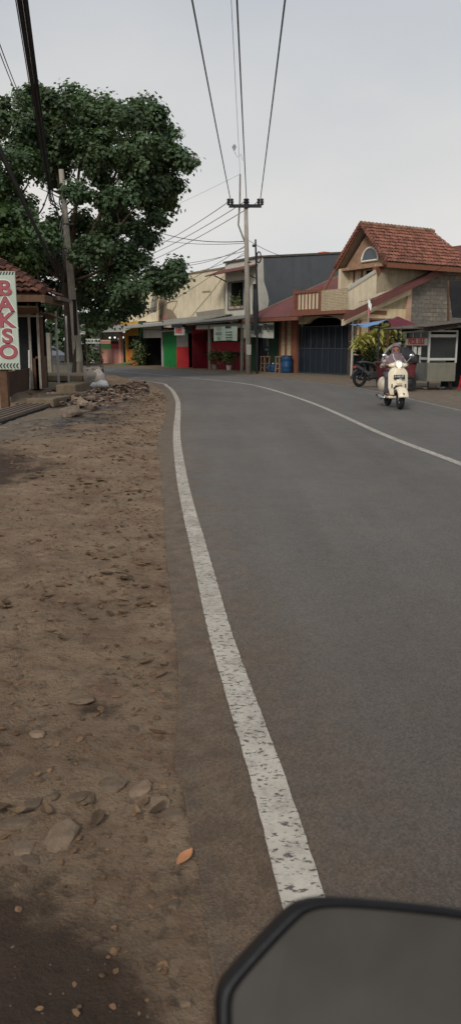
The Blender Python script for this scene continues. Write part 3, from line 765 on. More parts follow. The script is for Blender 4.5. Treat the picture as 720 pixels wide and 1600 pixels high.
# ---- house with arch gate, maroon roof, balcony and tiled dormer ----
SL, SR = 20.0, 28.6
zr = lambda b: 2.97 + .385*(b + 1.2)
r, o = facade('tiled_house', 'white brick house with arched gate, maroon roof and tiled dormer balcony', 'house', 25.2)
m = MB(o); corr(m, (SL, -1.2, zr(-1.2)), (25.4, -1.2, zr(-1.2)), (SL, 8.6, zr(8.6)), (25.4, 8.6, zr(8.6)), .22, .03, 8)
corr(m, (25.4, .55, zr(.55)), (SR+.35, .55, zr(.55)), (25.4, 8.6, zr(8.6)), (SR+.35, 8.6, zr(8.6)), .22, .03, 8)
roof = m.build('roof', MAROON, r, solid=.03)
m = MB(o); m.slab([(SL, 8.65, zr(8.6)), (SR+.3, 8.65, zr(8.6)), (SR+.3, 16, 3.1), (SL, 16, 3.1)], (0, 0, -.05)); m.build('rear_roof', MAROON, r)
m = MB(o); m.box(SL, SR+.2, 8.5, 8.8, zr(8.6)-.02, zr(8.6)+.12); m.build('ridge', FASCIA, r)
m = MB(o); m.box(SL, 25.2, -1.3, -1.22, zr(-1.2)-.2, zr(-1.2)-.02); m.build('gutter', FASCIA, r)
m = MB(o)
m.slab([(SR+.36, -1.35, zr(-1.35)+.02), (SR+.36, 8.6, zr(8.6)+.05), (SR+.36, 8.6, zr(8.6)-.3), (SR+.36, -1.35, zr(-1.35)-.28)], (.05, 0, 0)); m.build('bargeboard', MAROON, r)
m = MB(o); m.slab([(SR+.12, -1.2, zr(-1.2)-.28), (SR+.12, 3.1, zr(3.1)-.3), (SR+.12, 3.1, zr(3.1)-.62), (SR+.12, -1.2, zr(-1.2)-.55)], (-.12, 0, 0)); m.build('rake_band', BUFF, r)
m = MB(o); m.slab([(SL-.04, -1.2, zr(-1.2)+.07), (SL-.04, 8.6, zr(8.6)+.07), (SL-.04, 8.6, zr(8.6)-.12), (SL-.04, -1.2, zr(-1.2)-.12)], (.06, 0, 0)); m.build('left_bargeboard', OLDPLAS, r)
# front
m = MB(o); wallh(m, 21.95, 23.05, 0, 2.9, 0, .25); m.build('brick_column', WBRICK, r)
for s in (21.93, 22.48, 23.06):
    m = MB(o); m.box(s-.07, s+.07, -.06, -.003, 0, 2.9); m.build('orange_pilaster', TERRA, r)
m = MB(o); m.box(23.13, 23.55, -.1, .25, 0, 2.9); m.build('gate_pillar', TERRA, r)
ga, gb = 23.55, 27.75
m = MB(o)
NA = 16
top = lambda s: 2.62 + (0 if s < ga+.75 or s > gb-.55 else .38*sin(pi*(s-ga-.75)/(gb-ga-1.3))**.6)
for i in range(NA*2):
    a, b = ga + (gb-ga)*i/(NA*2), ga + (gb-ga)*(i+1)/(NA*2)
    m.add([(a, 0, top(a)), (b, 0, top(b)), (b, 0, 3.1), (a, 0, 3.1), (a, .25, top(a)), (b, .25, top(b)), (b, .25, 3.1), (a, .25, 3.1)], [(0,1,2,3), (7,6,5,4), (0,4,5,1)])
m.build('arch', CREAM, r)
m = MB(o); m.box(ga, gb, 2.6, 2.7, 0, 3.0); m.box(ga, ga+.05, .3, 2.6, 0, 3.0); m.box(gb-.05, gb, .3, 2.6, 0, 3); m.box(ga, gb, .3, 2.6, 3.02, 3.08); m.build('porch', mat('dark porch wall', lin(42, 46, 52), .9), r)
g = MB(o); g.box(ga+.03, (ga+gb)/2-.01, .06, .1, .08, 1.32); g.box((ga+gb)/2+.01, gb-.03, .06, .1, .08, 1.32); gate = g.build('gate', NAVY, r)
m = MB(o)
for i in range(9): s = ga + .05 + (gb-ga-.1)*i/8; m.box(s-.025, s+.025, .03, .058, .08, 2.45)
for i in range(40): s = ga + .05 + (gb-ga-.1)*i/39; m.box(s-.012, s+.012, .07, .095, 1.36, 2.45)
m.box(ga, gb, .02, .056, 1.32, 1.38); m.box(ga, gb, .02, .056, 2.45, 2.5); m.box(ga, gb, .02, .056, .05, .12); m.build('bars', mat('grey blue gate bar', lin(48, 56, 64), .6), gate)
m = MB(o); m.box(ga+1.4, ga+2.0, 2.5, 2.58, 1.9, 2.05); m.build('sign_plate', GREYT, r)
m = MB(o); m.box(gb, gb+.35, -.05, .25, 0, 3.0); m.build('gate_post', mat('dark brown post', lin(74, 62, 56), .8), r)
m = MB(o); m.box(gb+.35, SR-.02, .0, .25, 0, 3.0); m.build('corner_brick', WBRICK, r)
m = MB(o); m.tube([(gb+.42, -.12, 0), (gb+.42, -.12, 3.0)], .06, 10); m.build('drainpipe', ALU, r)
# slab and balcony
m = MB(o); m.box(24.3, SR+.05, -1.05, 1.6, 3.0, 3.17); m.build('balcony_slab', FASCIA, r)
bs0, bs1 = 24.55, 26.6
m = MB(o); m.box(bs0+.1, bs1, -.92, -.86, 3.3, 4.1); m.build('balcony_panel', CREAM, r)
m = MB(o); m.box(bs0-.1, bs0+.06, -1.02, -.84, 3.17, 4.32); m.box(bs1-.04, bs1+.1, -1.02, -.84, 3.17, 4.32); m.box(bs0+.06, bs1-.04, -.99, -.84, 4.1, 4.24); m.box(bs0+.06, bs1-.04, -.99, -.84, 3.17, 3.3)
for i in range(7): s = bs0 + .2 + (bs1-bs0-.3)*i/6; m.box(s-.03, s+.03, -.97, -.93, 3.3, 4.1)
m.build('balusters', FASCIA, r)
m = MB(o); m.box(bs0-.06, bs0+.06, -.84, 1.0, 3.17, 4.2); m.build('balcony_side', CREAM, r)
m = MB(o); m.box(bs1+.12, SR, -.98, -.84, 3.17, 4.15); m.build('balcony_wall', WBRICK, r)
m = MB(o); m.slab([(SR, -.83, 3.17), (SR, .9, 3.17), (SR, .9, 5.02), (SR, .78, 4.96), (SR, -.83, 4.1)], (-.14, 0, 0)); m.build('balcony_cheek', CREAM, r)
# dormer: gable faces the road
DA, DB = 25.75, SR; DM = 27.4; b1 = 1.3
ez, rz_ = 5.42, 7.28
m = MB(o)
m.add([(DA, b1, ez-.06), (SR+.2, b1, ez-.06), (DM+.05, b1, rz_-.28)], [(0, 1, 2)]); m.add([(DA, b1+.1, ez-.06), (SR+.2, b1+.1, ez-.06), (DM+.05, b1+.1, rz_-.28)], [(2, 1, 0)])
m.box(DA-.1, SR+.25, b1-.35, b1+.1, ez-.2, ez-.07); m.build('gable', mat('gable board', lin(160, 128, 104), .8), r)
m = MB(o); Nn = 14
ctr = (DM+.25, ez+.22)
arc = [(ctr[0]+.6*cos(pi*i/Nn), ctr[1]-.05+.62*sin(pi*i/Nn)) for i in range(Nn+1)]
m.slab([(s, b1-.03, z) for s, z in arc], (0, .02, 0)); win = m.build('gable_window', CARGL, r)
m = MB(o); m.tube([(s, b1-.05, z) for s, z in arc] + [(arc[0][0], b1-.05, arc[0][1])], .05, 6); m.build('frame', WHITE, win)
zt = lambda s: rz_ - abs(s-DM)/1.95*(rz_-ez+.05)
ov0, ov1 = DM-1.95, DM+1.95
m = MB(o); tile_roof(m, (ov1, .85, ez-.05), (ov1, 7.2, ez-.05), (DM, .85, rz_), (DM, 5.7, rz_), 30, 11); m.build('dormer_tiles', TILE, r)
m = MB(o); tile_roof(m, (ov0, 7.2, ez-.05), (ov0, .85, ez-.05), (DM, 5.7, rz_), (DM, .85, rz_), 26, 11); m.build('dormer_tiles', TILE, r)
m = MB(o); m.slab([(ov1-.02, .9, ez-.1), (ov1-.02, 7.0, ez-.1), (DM, 5.7, rz_-.06), (DM, .9, rz_-.06)], (0, 0, -.05)); m.slab([(ov0+.02, .9, ez-.1), (ov0+.02, 7.0, ez-.1), (DM, 5.7, rz_-.06), (DM, .9, rz_-.06)], (0, 0, -.05)); m.build('dormer_soffit', mat('grey buff soffit', lin(150, 136, 120), .85, .15, 3), r)
m = MB(o)
m.slab([(ov0, .83, ez-.02), (DM, .83, rz_+.06), (DM, .83, rz_-.12), (ov0+.08, .83, ez-.2)], (0, .05, 0)); m.slab([(ov1, .83, ez-.02), (DM, .83, rz_+.06), (DM, .83, rz_-.12), (ov1-.08, .83, ez-.2)], (0, .05, 0)); m.build('verge_board', TERRA, r)
m = MB(o)
for sgn in (-1, 1):
    for q in range(15):
        t_ = (q+.5)/15; s = DM + sgn*1.95*t_; z = zt(s); m.tint = rnd(0, 1); m.bar((s-.07*sgn, .8, z+.1), (s+.07*sgn, .8, z+.02), .16, .07, up=(0, 1, 0))
m.build('verge_tiles', TILE, r)
m = MB(o); m.box(ov1-.06, ov1, .88, 7.1, ez-.3, ez-.08); m.build('eave_board', TERRA, r)
m = MB(o)
for q in range(20): m.tint = rnd(0, 1); b = .8 + q*.248; m.tube([(DM, b, rz_+.05), (DM, b+.27, rz_+.03)], [.13, .1], 8)
m.build('ridge_tiles', mat('grey ridge tile', lin(150, 118, 98), .9, .25, 8, tint=.4, streak=.3), r)
# dormer walls and recess
m = MB(o); m.slab([(SR, .9, 3.95), (SR, 7, ez-.1), (SR, 7, ez-.1), (SR, .9, ez-.1)], (-.18, 0, 0))
m.box(SR-.18, SR, .9, 7.0, zr(.9)-.5, ez-.1); m.build('dormer_side_wall', CREAM, r)
m = MB(o); m.box(DA-.05, DA+.13, .9, 7, 3.17, ez-.1); m.build('dormer_left_wall', CREAM, r)
m = MB(o); wallh(m, DA+.13, SR-.18, 3.17, ez-.21, 1.45, 1.57, [(27.15, 28.41, 3.6, 5.15)]); m.build('dormer_front', CREAM, r)
m = MB(o); m.box(27.15, 28.41, 1.53, 1.56, 3.6, 5.15); m.build('dormer_window', INT, r)
m = MB(o)
for s in (26.3, 26.9): m.box(s-.04, s+.04, 1.4, 1.447, 3.17, ez-.22)
m.build('panel_strip', FASCIA, r)
m = MB(o); m.slab([(SR+.02, .8, 5.05), (SR+.02, .98, 4.75), (SR+.02, 1.3, ez-.22), (SR+.02, .8, ez-.2)], (-.22, 0, 0)); m.build('corner_bracket', TERRA, r)
m = MB(o); m.bar((DA, -.7, 3.17), (DA, .6, ez-.2), .11); m.build('balcony_post', FASCIA, r)
m = MB(o); m.bar((SR+.01, -.9, 4.12), (SR+.01, .8, 5.0), .07, .14); m.build('sloping_coping', WHITEW, r)
# side wall towards the camera
m = MB(o)
m.slab([(SR, -.05, 0), (SR, 3.15, 0), (SR, 3.15, zr(3.15)-.32), (SR, -.05, zr(-.05)-.32)], (-.2, 0, 0)); m.build('side_wall', mat('buff yellow plaster', lin(208, 188, 150), .85, .12, 2, streak=.4), r)
m = MB(o); m.slab([(SR+.01, 3.16, 0), (SR+.01, 9.6, 0), (SR+.01, 9.6, zr(8.6)-.4), (SR+.01, 8.6, zr(8.6)-.34), (SR+.01, 3.16, zr(3.16)-.34)], (-.22, 0, 0)); m.build('block_wall', BLOCK, r)
m = MB(o); m.slab([(SR+.08, 2.85, 2.45), (SR+.08, 3.2, 2.45), (SR+.08, 3.2, zr(3.2)-.32), (SR+.08, 2.95, zr(2.9)-.32)], (-.075, 0, 0)); m.build('plaster_pier', mat('pinkish plaster', lin(180, 148, 126), .85, .15, 3), r)
m = MB(o); m.box(SR+.003, SR+.05, .0, .42, 0, 2.75); m.build('brick_pier', WBRICK, r)
m = MB(o)
for b0, b1_ in ((-.1, -.02), (.42, .5), (1.9, 1.98)): m.box(SR+.002, SR+.07, b0, b1_, 0, 2.7)
m.box(SR+.002, SR+.06, .5, 1.9, 2.7, 2.8); m.build('window_surround', TERRA, r)
m = MB(o); m.box(SR+.001, SR+.03, .5, 1.9, .9, 2.7); m.build('window', INT, r)

# small lamps under the eave
for i, s in enumerate((20.7, 21.75)):
    t = thing('eave_lamp', ['small white lamp shade under the eave above the script banner', 'small white lamp shade under the eave above the brick column'][i], 'lamp', L(s, -1.1, 2.6), ANG, 'lamps under the maroon eave')
    m = MB(); m.tube([(0, 0, .32), (0, 0, .1)], .015, 6); m.build('rod', ALU, t)
    m = MB(); m.lathe([(.03, .12), (.06, .08), (.2, 0)], (0, 0, 0), 14); m.build('shade', ALU, t)

# house further back at the right edge
r, o = facade('far_tiled_house', 'red tiled roof of a house behind the dormer at the right edge', 'house', 31, 11)
m = MB(o); m.box(26, 36, 12.5, 20, 0, 6.0); m.build('wall', CREAM, r)
m = MB(o); tile_roof(m, (25.5, 11.5, 5.8), (37, 11.5, 5.8), (27.5, 15.5, 8.6), (37, 15.5, 8.6), 50, 18); m.build('roof_tiles', TILE, r)
m = MB(o); m.slab([(25.5, 11.6, 5.75), (37, 11.6, 5.75), (37, 15.5, 8.52), (27.5, 15.5, 8.52)], (0, 0, -.08)); m.slab([(27.5, 15.5, 8.52), (37, 15.5, 8.52), (37, 20.4, 5.75), (25.5, 20.4, 5.75)], (0, 0, -.08)); m.build('roof_deck', WOOD, r)
m = MB(o); m.tube([(25.5, 11.5, 5.95), (27.5, 15.5, 8.72), (37, 15.5, 8.72)], .12, 8); m.build('ridge_tiles', TILE, r)
# ------------------------------------------------------------------ leaves
def leaf(m, c, size, droop=.5, out=None):
    n_ = V((random.gauss(0, .42), random.gauss(0, .42), random.gauss(0, .42) + .55))      # blades face the light
    if out is not None: n_ += out*.75
    n_.normalize()
    a = V((rnd(-1, 1), rnd(-1, 1), rnd(-1, 1) - droop)); a = (a - n_*a.dot(n_)).normalized()*size
    b = n_.cross(a).normalized()*size*rnd(.32, .5)
    m.add([c, c + a*.45 + b, c + a, c + a*.5 - b], [(0, 1, 2, 3)])
def crown(lobes, per, size, squash=.8):
    m = MB()
    for c, r in lobes:
        base = rnd(.2, .65)
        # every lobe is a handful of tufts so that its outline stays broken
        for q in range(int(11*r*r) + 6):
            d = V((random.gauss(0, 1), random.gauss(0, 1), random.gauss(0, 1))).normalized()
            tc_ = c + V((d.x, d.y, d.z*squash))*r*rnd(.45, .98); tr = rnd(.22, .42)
            tb = min(1, max(0, base + rnd(-.3, .34) + .15*d.z))  # upper tufts of a lobe tinted lighter, top light painted into the leaves
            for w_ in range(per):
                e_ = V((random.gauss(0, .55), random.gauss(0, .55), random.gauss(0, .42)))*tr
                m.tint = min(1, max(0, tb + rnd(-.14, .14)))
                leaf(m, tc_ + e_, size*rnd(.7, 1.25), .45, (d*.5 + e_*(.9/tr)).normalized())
    return m
def limb(m, pts, r0, r1, n=7):
    pts = crom(pts, 4); k = len(pts)
    m.tube(pts, [r0 + (r1-r0)*i/(k-1) for i in range(k)], n)

# ---- big tree ----
TB = V((-7.35, 36.2, 0))
t = thing('broadleaf_tree', 'huge dark green broadleaf tree towering over the left roadside', 'tree', TB)
LOB = [(15,195,62,0),(62,172,46,1),(95,158,34,-1),(48,150,26,2),(122,160,34,1),(150,182,38,0),(172,168,24,2),(200,180,30,-1),(232,172,24,1),(222,190,26,0),(252,188,24,0),(262,205,20,1),
 (250,232,36,0),(222,225,40,-2),(268,248,30,1),(287,247,19,0),(298,252,9,0),(262,285,32,0),(235,265,40,-2),(190,235,40,2),(150,235,46,-1),(105,215,48,0),(62,230,46,1),(20,260,50,-1),(0,310,46,0),
 (268,310,22,1),(240,308,32,0),(252,338,20,0),(208,300,32,-2),(170,312,28,0),(28,345,44,-1),(60,372,40,-2),(92,350,26,1),(140,392,38,-1),(175,372,36,0),(215,352,28,1),(232,372,20,0),(185,345,26,2),
 (108,405,42,2),(150,430,46,1),(192,410,38,0),(222,405,22,1),(225,440,30,0),(255,430,26,0),(278,415,20,0),(288,432,12,0),(262,450,20,1),(195,455,36,-1),(150,470,36,2),(115,455,36,3),(185,485,24,0),(215,475,18,1),
 (148,498,18,2),(165,500,18,1),(70,425,44,2),(82,470,34,3),(40,410,36,2),(112,500,18,4),(20,400,34,1.5),(120,300,20,-1.5),(90,270,30,2),(165,270,30,1),(130,345,20,2)]
lobes = []
for x, y, rp, dy in LOB:
    if x > 200: x -= 7
    Y = 35.0 + dy*1.25 + rnd(-.6, .6); p = A(x, y, Y); lobes.append((p, rp*Y/F*.85))
# the far side of the crown, seen only from elsewhere
for x, y, rp, dy in [(60,230,60,4),(140,230,60,4.5),(220,250,50,4),(100,380,55,4),(190,400,50,4),(20,330,60,4)]:
    Y = 35 + dy; p = A(x, y, Y); lobes.append((p, rp*Y/F*.8))
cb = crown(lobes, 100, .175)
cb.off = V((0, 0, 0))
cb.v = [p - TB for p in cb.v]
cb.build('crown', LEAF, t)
m = MB(TB)
fork = V((-7.3, 36.0, 4.3))
limb(m, [TB + V((0, 0, -.2)), TB + V((.05, 0, 2)), fork], .36, .25, 10)
m.tube([TB + V((0, 0, -.1)), TB + V((0, 0, .5))], [.5, .34], 10)
for x, y, dy, r in [(70,200,0,.15),(130,200,.5,.15),(200,215,0,.14),(245,240,.5,.12),(215,320,-.5,.12),(240,420,.5,.12),(20,270,-.5,.15),(40,390,1,.12),(160,330,1,.1),(180,410,-1,.1),(110,260,1,.12)]:
    e_ = A(x, y, 35.3 + dy*1.3); mid = fork.lerp(e_, .5) + V((rnd(-.3, .3), rnd(-.4, .4), rnd(-.5, .1)))
    limb(m, [fork, mid, e_], r, .025)
    for q in range(5):
        f0 = mid.lerp(e_, rnd(0, .8)); limb(m, [f0, f0 + V((rnd(-.6, .6), rnd(-.6, .6), rnd(.2, .9))), f0 + V((rnd(-1.4, 1.4), rnd(-1, 1), rnd(.6, 1.8)))], r*.35, .012, 5)
m.build('trunk', BARK, t, smooth=True)

def small_tree(label, base, lobes, msh, size, per, h, name='tree', r=.12, group=None, cat='tree'):
    base = V(base); t = thing(name, label, cat, base, 0, group)
    c = crown(lobes, per, size); c.v = [p - base for p in c.v]; c.build('crown' if cat == 'tree' else 'foliage', msh, t)
    m = MB(base); limb(m, [base - V((0, 0, .1)), base + V((.1, 0, h*.5)), base + V((0, .1, h))], r, r*.4)
    for c_, rr in lobes: limb(m, [base + V((0, 0, h*.6)), (base + V((0, 0, h))).lerp(c_, .5), c_], r*.4, .015, 5)
    m.build('trunk' if cat == 'tree' else 'stem', BARK, t)
    return t
lb = [(A(x, y, 31 + d), r*31/F) for x, y, r, d in [(8,385,40,0),(-30,370,45,1),(30,410,30,1),(-60,400,50,0),(-10,330,36,2)]]
small_tree('bushy tree with brighter leaves rising behind the clay tiled roof', (-10.2, 31.5, 0), lb, leaf_mat('mid green leaf', (.05, .085, .028)), .22, 46, 4)
lb = [(A(x, y, 66), r*66/F) for x, y, r in [(148,553,10),(140,560,10),(156,562,8),(132,548,9)]]
small_tree('dark shrub across the road seen behind the film sign stand', (-12.4, 66, 0), lb, LEAF, .2, 30, 1.0, 'roadside_shrub', .05, cat='shrub')
for i, (lab, X_, Y_, lo) in enumerate([('dark tree far behind the parked car at the left', -17, 58, [(60,505,36),(85,520,26),(100,500,30),(72,535,22),(48,530,26)]), ('dark tree far behind the food shop at the left edge', -22, 60, [(10,500,42),(35,525,30),(-20,530,40),(-40,480,50)]), ('low dark tree behind the leaning pole', -14, 62, [(125,535,18),(110,545,16),(140,520,16),(120,552,14)])]):
    lb = [(A(x, y, Y_ + rnd(-1, 1)), q*Y_/F) for x, y, q in lo]
    small_tree(lab, (X_, Y_, 0), lb, LEAF, .3, 26, 1.2, group='dark trees beyond the left wall')
# creeper at the kiosk corner and the shrubs behind the tarp canopy
lb = [(L(s, -.5, z), r) for s, z, r in [(4.5,.4,.42),(4.3,1.0,.4),(4.8,1.35,.36),(4.2,1.7,.32),(4.7,.8,.4),(3.9,.6,.3)]]
small_tree('tall green creeper bush beside the dark garage mouth', L(4.5, -.45), lb, LEAF3, .16, 30, 1.3, 'creeper_bush', .04, cat='shrub')
def bigleaf(label, base, tips, msh, name, n, size):
    base = V(base); t = thing(name, label, 'shrub', base, 0, 'shrubs behind the tarpaulin canopy'); m = MB(base); st = MB(base)
    for tp in tips:
        tp = V(tp); limb(st, [base, base.lerp(tp, .5) + V((rnd(-.1, .1), rnd(-.1, .1), .15)), tp], .03, .015, 5)
        tb = rnd(.25, .8)
        for q in range(n):
            a = rnd(0, 2*pi); el_ = rnd(-.7, .9); ln = size*rnd(.7, 1.2)
            d = V((cos(a)*cos(el_), sin(a)*cos(el_), sin(el_))); sd_ = d.cross(V((0, 0, 1))).normalized()*ln*.17
            m.tint = min(1, max(0, tb + rnd(-.25, .25))); c = tp + V((rnd(-.1, .1), rnd(-.1, .1), rnd(-.15, .1)))
            dn = V((0, 0, -.28*ln)); k1 = c + d*ln*.5 + V((0, 0, .03)); k2 = c + d*ln + dn
            m.add([c, k1 + sd_, k2, k1 - sd_], [(0, 1, 2), (0, 2, 3)])
    m.build('foliage', msh, t); st.build('stem', BARK, t)
S3 = 29.5
def sp(x, y, s): b, z = fb(x, y, s); return L(s, b, z)
bigleaf('yellow leaved shrub nearest the white drainpipe under the blue canopy', L(S3, .3), [sp(x, y, S3) for x, y in [(558,536),(566,528),(575,524),(563,541),(573,536),(583,528),(580,540)]], LEAF2, 'croton_shrub', 16, .55)
bigleaf('yellow and green shrub in the middle under the blue canopy', L(S3, 1.4), [sp(x, y, S3+rnd(0,.5)) for x, y in [(590,520),(600,526),(610,520),(596,538),(606,540),(618,528),(612,512),(594,512)]], LEAF2, 'croton_shrub', 14, .55)
bigleaf('green leafed shrub directly behind the scooter rider', L(S3+.2, 2.3), [sp(x, y, S3+rnd(.2,.6)) for x, y in [(590,552),(602,550),(575,552),(620,545),(630,535),(626,522),(638,545),(640,528),(612,555),(585,562)]], LEAF3, 'leafy_shrub', 26, .42)

# ------------------------------------------------------------------ poles and cables
def sag(a, b, d, n=24):
    a, b = V(a), V(b); return [a.lerp(b, i/n) + V((0, 0, -d*4*(i/n)*(1-i/n))) for i in range(n+1)]
def cable(name, label, cat, pts, r, group=None, m_=None):
    m = MB(); m.tube(pts, r, 5); return tag(m.build(name, m_ or WIRE), label, cat, group)
POLEC = mat('pale pole concrete', lin(158, 152, 140), .9, .18, 4, .2, 30, streak=.35)
PB = G(387, 583.5); PB = V((1.0, 43.4, 0))
r = thing('utility_pole', 'tall grey concrete utility pole with crossarm, right of the road bend', 'pole', PB)
PT = A(384, 322, 43.4) - PB
m = MB(); m.lathe([(.165, -.2), (.15, 3), (.125, 6), (.1, PT.z+.05)], (0, 0, 0), 14); o_ = m.build('shaft', POLEC, r, smooth=True)
o_.rotation_euler = (0, math.atan2(PT.x, PT.z), 0)
ax = lambda d: PT + V((d, -.12, .02))
m = MB(); m.box(PT.x-.9, PT.x+.82, -.2, -.08, PT.z-.1, PT.z+.06); m.build('crossarm', DKMET, r)
INSX = (-.83, 0.02, .76)
for d in INSX:
    for dd in ((-.09, .09) if d != .02 else (-.06, .06)):
        m = MB(); m.lathe([(.05, 0), (.1, .05), (.06, .1), (.11, .16), (.06, .22), (.1, .28), (.04, .34)], ax(d + dd), 10); m.build('insulator', CERAM, r)
m = MB(); m.tube([PT + V((-.02, 0, -1.9)), PT + V((-.4, 0, -.95)), PT + V((-.32, 0, .3)), A(375, 272, 43.4) - PB], .045, 7); m.build('earth_wire_mast', CONC, r)
m = MB(); m.box(-.13, .13, -.2, -.15, 1.0, 1.55); m.build('notice', WHITEW, r)
m = MB(); m.torus((-.02, 0, 5.9), (0, 0, 1), .125, .025, 16, 6); m.build('band', DKMET, r)
BB = V((1.45, 43.0, 0)); bt = A(399, 374, 43.0)
r = thing('steel_telecom_pole', 'thin black steel pole with coiled cable beside the concrete pole', 'pole', BB)
m = MB(); m.tube([(0, 0, 0), (0, 0, 3.5), bt - BB], [.07, .065, .045], 10); m.build('shaft', DKMET, r)
m = MB(); m.torus(A(404, 402, 42.9) - BB, (1, .4, 0), .28, .035, 18, 6); m.build('cable_coil', WIRE, r)
m = MB(); m.tube([A(399, 452, 42.8) - BB, A(399, 480, 42.8) - BB, A(400, 524, 42.8) - BB], [.12, .17, .1], 10); m.build('splice_box', BLACKP, r)
m = MB(); m.bar(A(394, 384, 43) - BB, A(399, 384, 43) - BB, .12); m.build('bracket', DKMET, r)

tops = [(300, 'left'), (370, 'middle'), (445, 'right')]
for (x, wd), d in zip(tops, INSX):
    a = PB + ax(d) + V((0, -.15, .3)); e_ = A(x, 0, 18.5); dr = (e_ - a)
    b = V((a.x + dr.x*2.15, a.y + dr.y*2.15, 8.9))
    mid = e_.z; f_ = (e_ - a).length/(b - a).length
    lin_z = a.z + (b.z - a.z)*f_; s_ = (lin_z - mid)/(4*f_*(1-f_))
    cable('power_line', f'{wd} of the three black power lines running overhead from the crossarm', 'power line', sag(a, b, s_, 60), .022, 'power lines overhead')
a = A(375, 272, 43.4); e_ = A(357, 0, 18.5)
b = a + (e_ - a)*2.0; cable('earth_wire', 'thin pale wire from the mast above the crossarm up to the frame top', 'wire', sag(a, V((b.x, b.y, 9.5)), .15, 40), .008, None, plain('thin grey wire', (.2, .2, .2)))
r = thing('broken_kite', 'scrap of a torn kite caught on the thin overhead wire', 'kite', A(366, 230, 39.5))
m = MB(); m.slab([(-.12, 0, 0), (0, 0, .16), (.1, 0, .02), (0, 0, -.2)], (0, .01, 0)); m.build('sail', GREYT, r)
m = MB(); m.tube([(0, 0, -.2), (.15, 0, -.45), (.3, 0, -.3), (.42, 0, -.6)], .012, 5); m.build('tail', GREYT, r)
cable('earth_wire', 'thin faint wire leaving the mast top towards the big tree', 'wire', sag(A(375, 272, 43.4), A(200, 352, 60), .1), .008, None, plain('faint grey wire', (.3, .3, .3)))
LP = V((-6.75, 35.0, 0))
for i, (d, wd) in enumerate(zip(INSX, ('upper', 'middle', 'lower'))):
    cable('power_line', f'{wd} one of three grey lines slanting from the crossarm to the tree', 'power line', sag(PB + ax(d) + V((0, .1, .25)), A(205, (402, 410, 420)[i], 62), .25), .02, 'power lines beyond the bend', plain('grey conductor', (.09, .09, .09)))
SRC = PB + V((-.15, -.1, 6.1))
for y0, x1, y1, Y1, sg, lab in [(377,205,345,60,.5,'thick black telephone cable rising to the tree from the concrete pole'),(380,205,365,58,.3,'uppermost thin telephone wire left of the concrete pole'),(386,205,402,58,.8,'sagging telephone wire crossing in front of the cream building top'),(392,205,415,58,.3,'telephone wire just above the cream building coping'),
    (384,225,478,56,.1,'wire falling steeply from the pole across the cream wall'),(394,205,505,56,.2,'lowest wire falling from the pole to the shop roofs'),(398,205,432,58,.5,'telephone wire grazing the cream building top edge')]:
    cable('telephone_wire', lab, 'wire', sag(A(383, y0, 43.4), A(x1, y1, Y1), sg), .014 if y0 != 377 else .022, 'telephone wires left of the pole')
cable('telephone_wire', 'wire running right from the pole down to the grey building roof', 'wire', sag(A(389, 376, 43.4), A(448, 402, 47), .1), .014)
cable('telephone_wire', 'wire sagging across the front of the tiled dormer house', 'wire', sag(L(27, -.2, 3.4) , A(720, 398, 33), .35), .01)

# leaning concrete pole by the tree
r = thing('leaning_concrete_pole', 'leaning grey concrete pole in front of the big tree trunk', 'pole', LP)
m = MB(); e_ = A(96, 265, 35) - LP; m.tube([V((0, 0, -.2)), e_*.33, e_*.66, e_], [.2, .17, .14, .11], 14); m.build('shaft', POLEC, r, smooth=True)
m = MB(); m.tube([e_*.09, e_*.22], [.215, .205], 14); m.build('paper_notices', CONC, r)
for k_ in (.62, .75, .9): m = MB(); c = e_*k_; m.bar(c + V((-.35, -.1, 0)), c + V((.35, -.1, 0)), .06); m.build('bracket', DKMET, r)
DP = V((-7.0, 34.9, 0))
r = thing('dark_wooden_pole', 'dark stained pole standing close against the leaning concrete pole', 'pole', DP)
m = MB(); m.tube([V((0, 0, -.1)), A(120, 540, 34.9) - DP, A(116, 470, 34.9) - DP], [.13, .11, .08], 10); m.build('shaft', mat('dark wet wood', lin(36, 33, 31), .9), r)
m = MB(); m.lathe([(.12, 0), (.125, .04), (.1, .05)], A(116, 470, 34.9) - DP, 10); m.build('cap', DKMET, r)

# heavy cable bundle overhead on the left
top = LP + e_
for i in range(7):
    x0 = 25 + i*3.1; a = A(80 + i*1.2 - 3, 312 + rnd(-6, 6), 34.2); q0 = A(x0, 0, 15.2); dr = q0 - a
    b = a + dr*1.9; f_ = 1/1.9; b.z = 8.2
    lz = a.z + (b.z-a.z)*f_; s_ = max(.05, (lz - q0.z)/(4*f_*(1-f_)))
    pts = sag(a, b, s_, 40); pts = [a + (top - a)*.0] + pts
    cable('overhead_cable', 'one of the heavy black cables bundled together at upper left', 'cable', [A(92, 318 + i*4, 34.6)] + sag(a, b, s_, 44), .012 + .009*(i % 3), 'bundled heavy cables at upper left')
for i in range(4):
    a = A(92 + i, 430 + 3*i, 34.3); q0 = A(-4, 185 + 14*i, 20); dr = q0 - a; b = a + dr*1.6; b.z = 7.5
    f_ = 1/1.6; lz = a.z + (b.z-a.z)*f_; s_ = (lz - q0.z)/(4*f_*(1-f_))
    cable('overhead_cable', 'one of the lower black cables entering at the left edge', 'cable', sag(a, b, max(.1, s_), 30), .035, 'lower cables at the left edge')
for i in range(6):
    x0, y0 = 42 + 3*i, 372 + 9*i; x1, y1 = 99 + i, 330 + 12*i
    cable('cable_loop', 'slack cable loop hanging from the leaning pole above the tiled roof', 'cable', sag(A(x0, y0, 33.8), A(x1, y1, 34.6), 1.5 + .18*i, 20), .02, 'slack cable loops', plain('grey slack cable', (.06, .06, .06)))
for i in range(2):
    cable('overhead_cable', 'one of two thin wires crossing the upper left corner', 'cable', sag(A(-8 + 5*i, 60, 17), A(38 + 4*i, 170, 30), .1), .012, 'thin wires in the upper left corner')

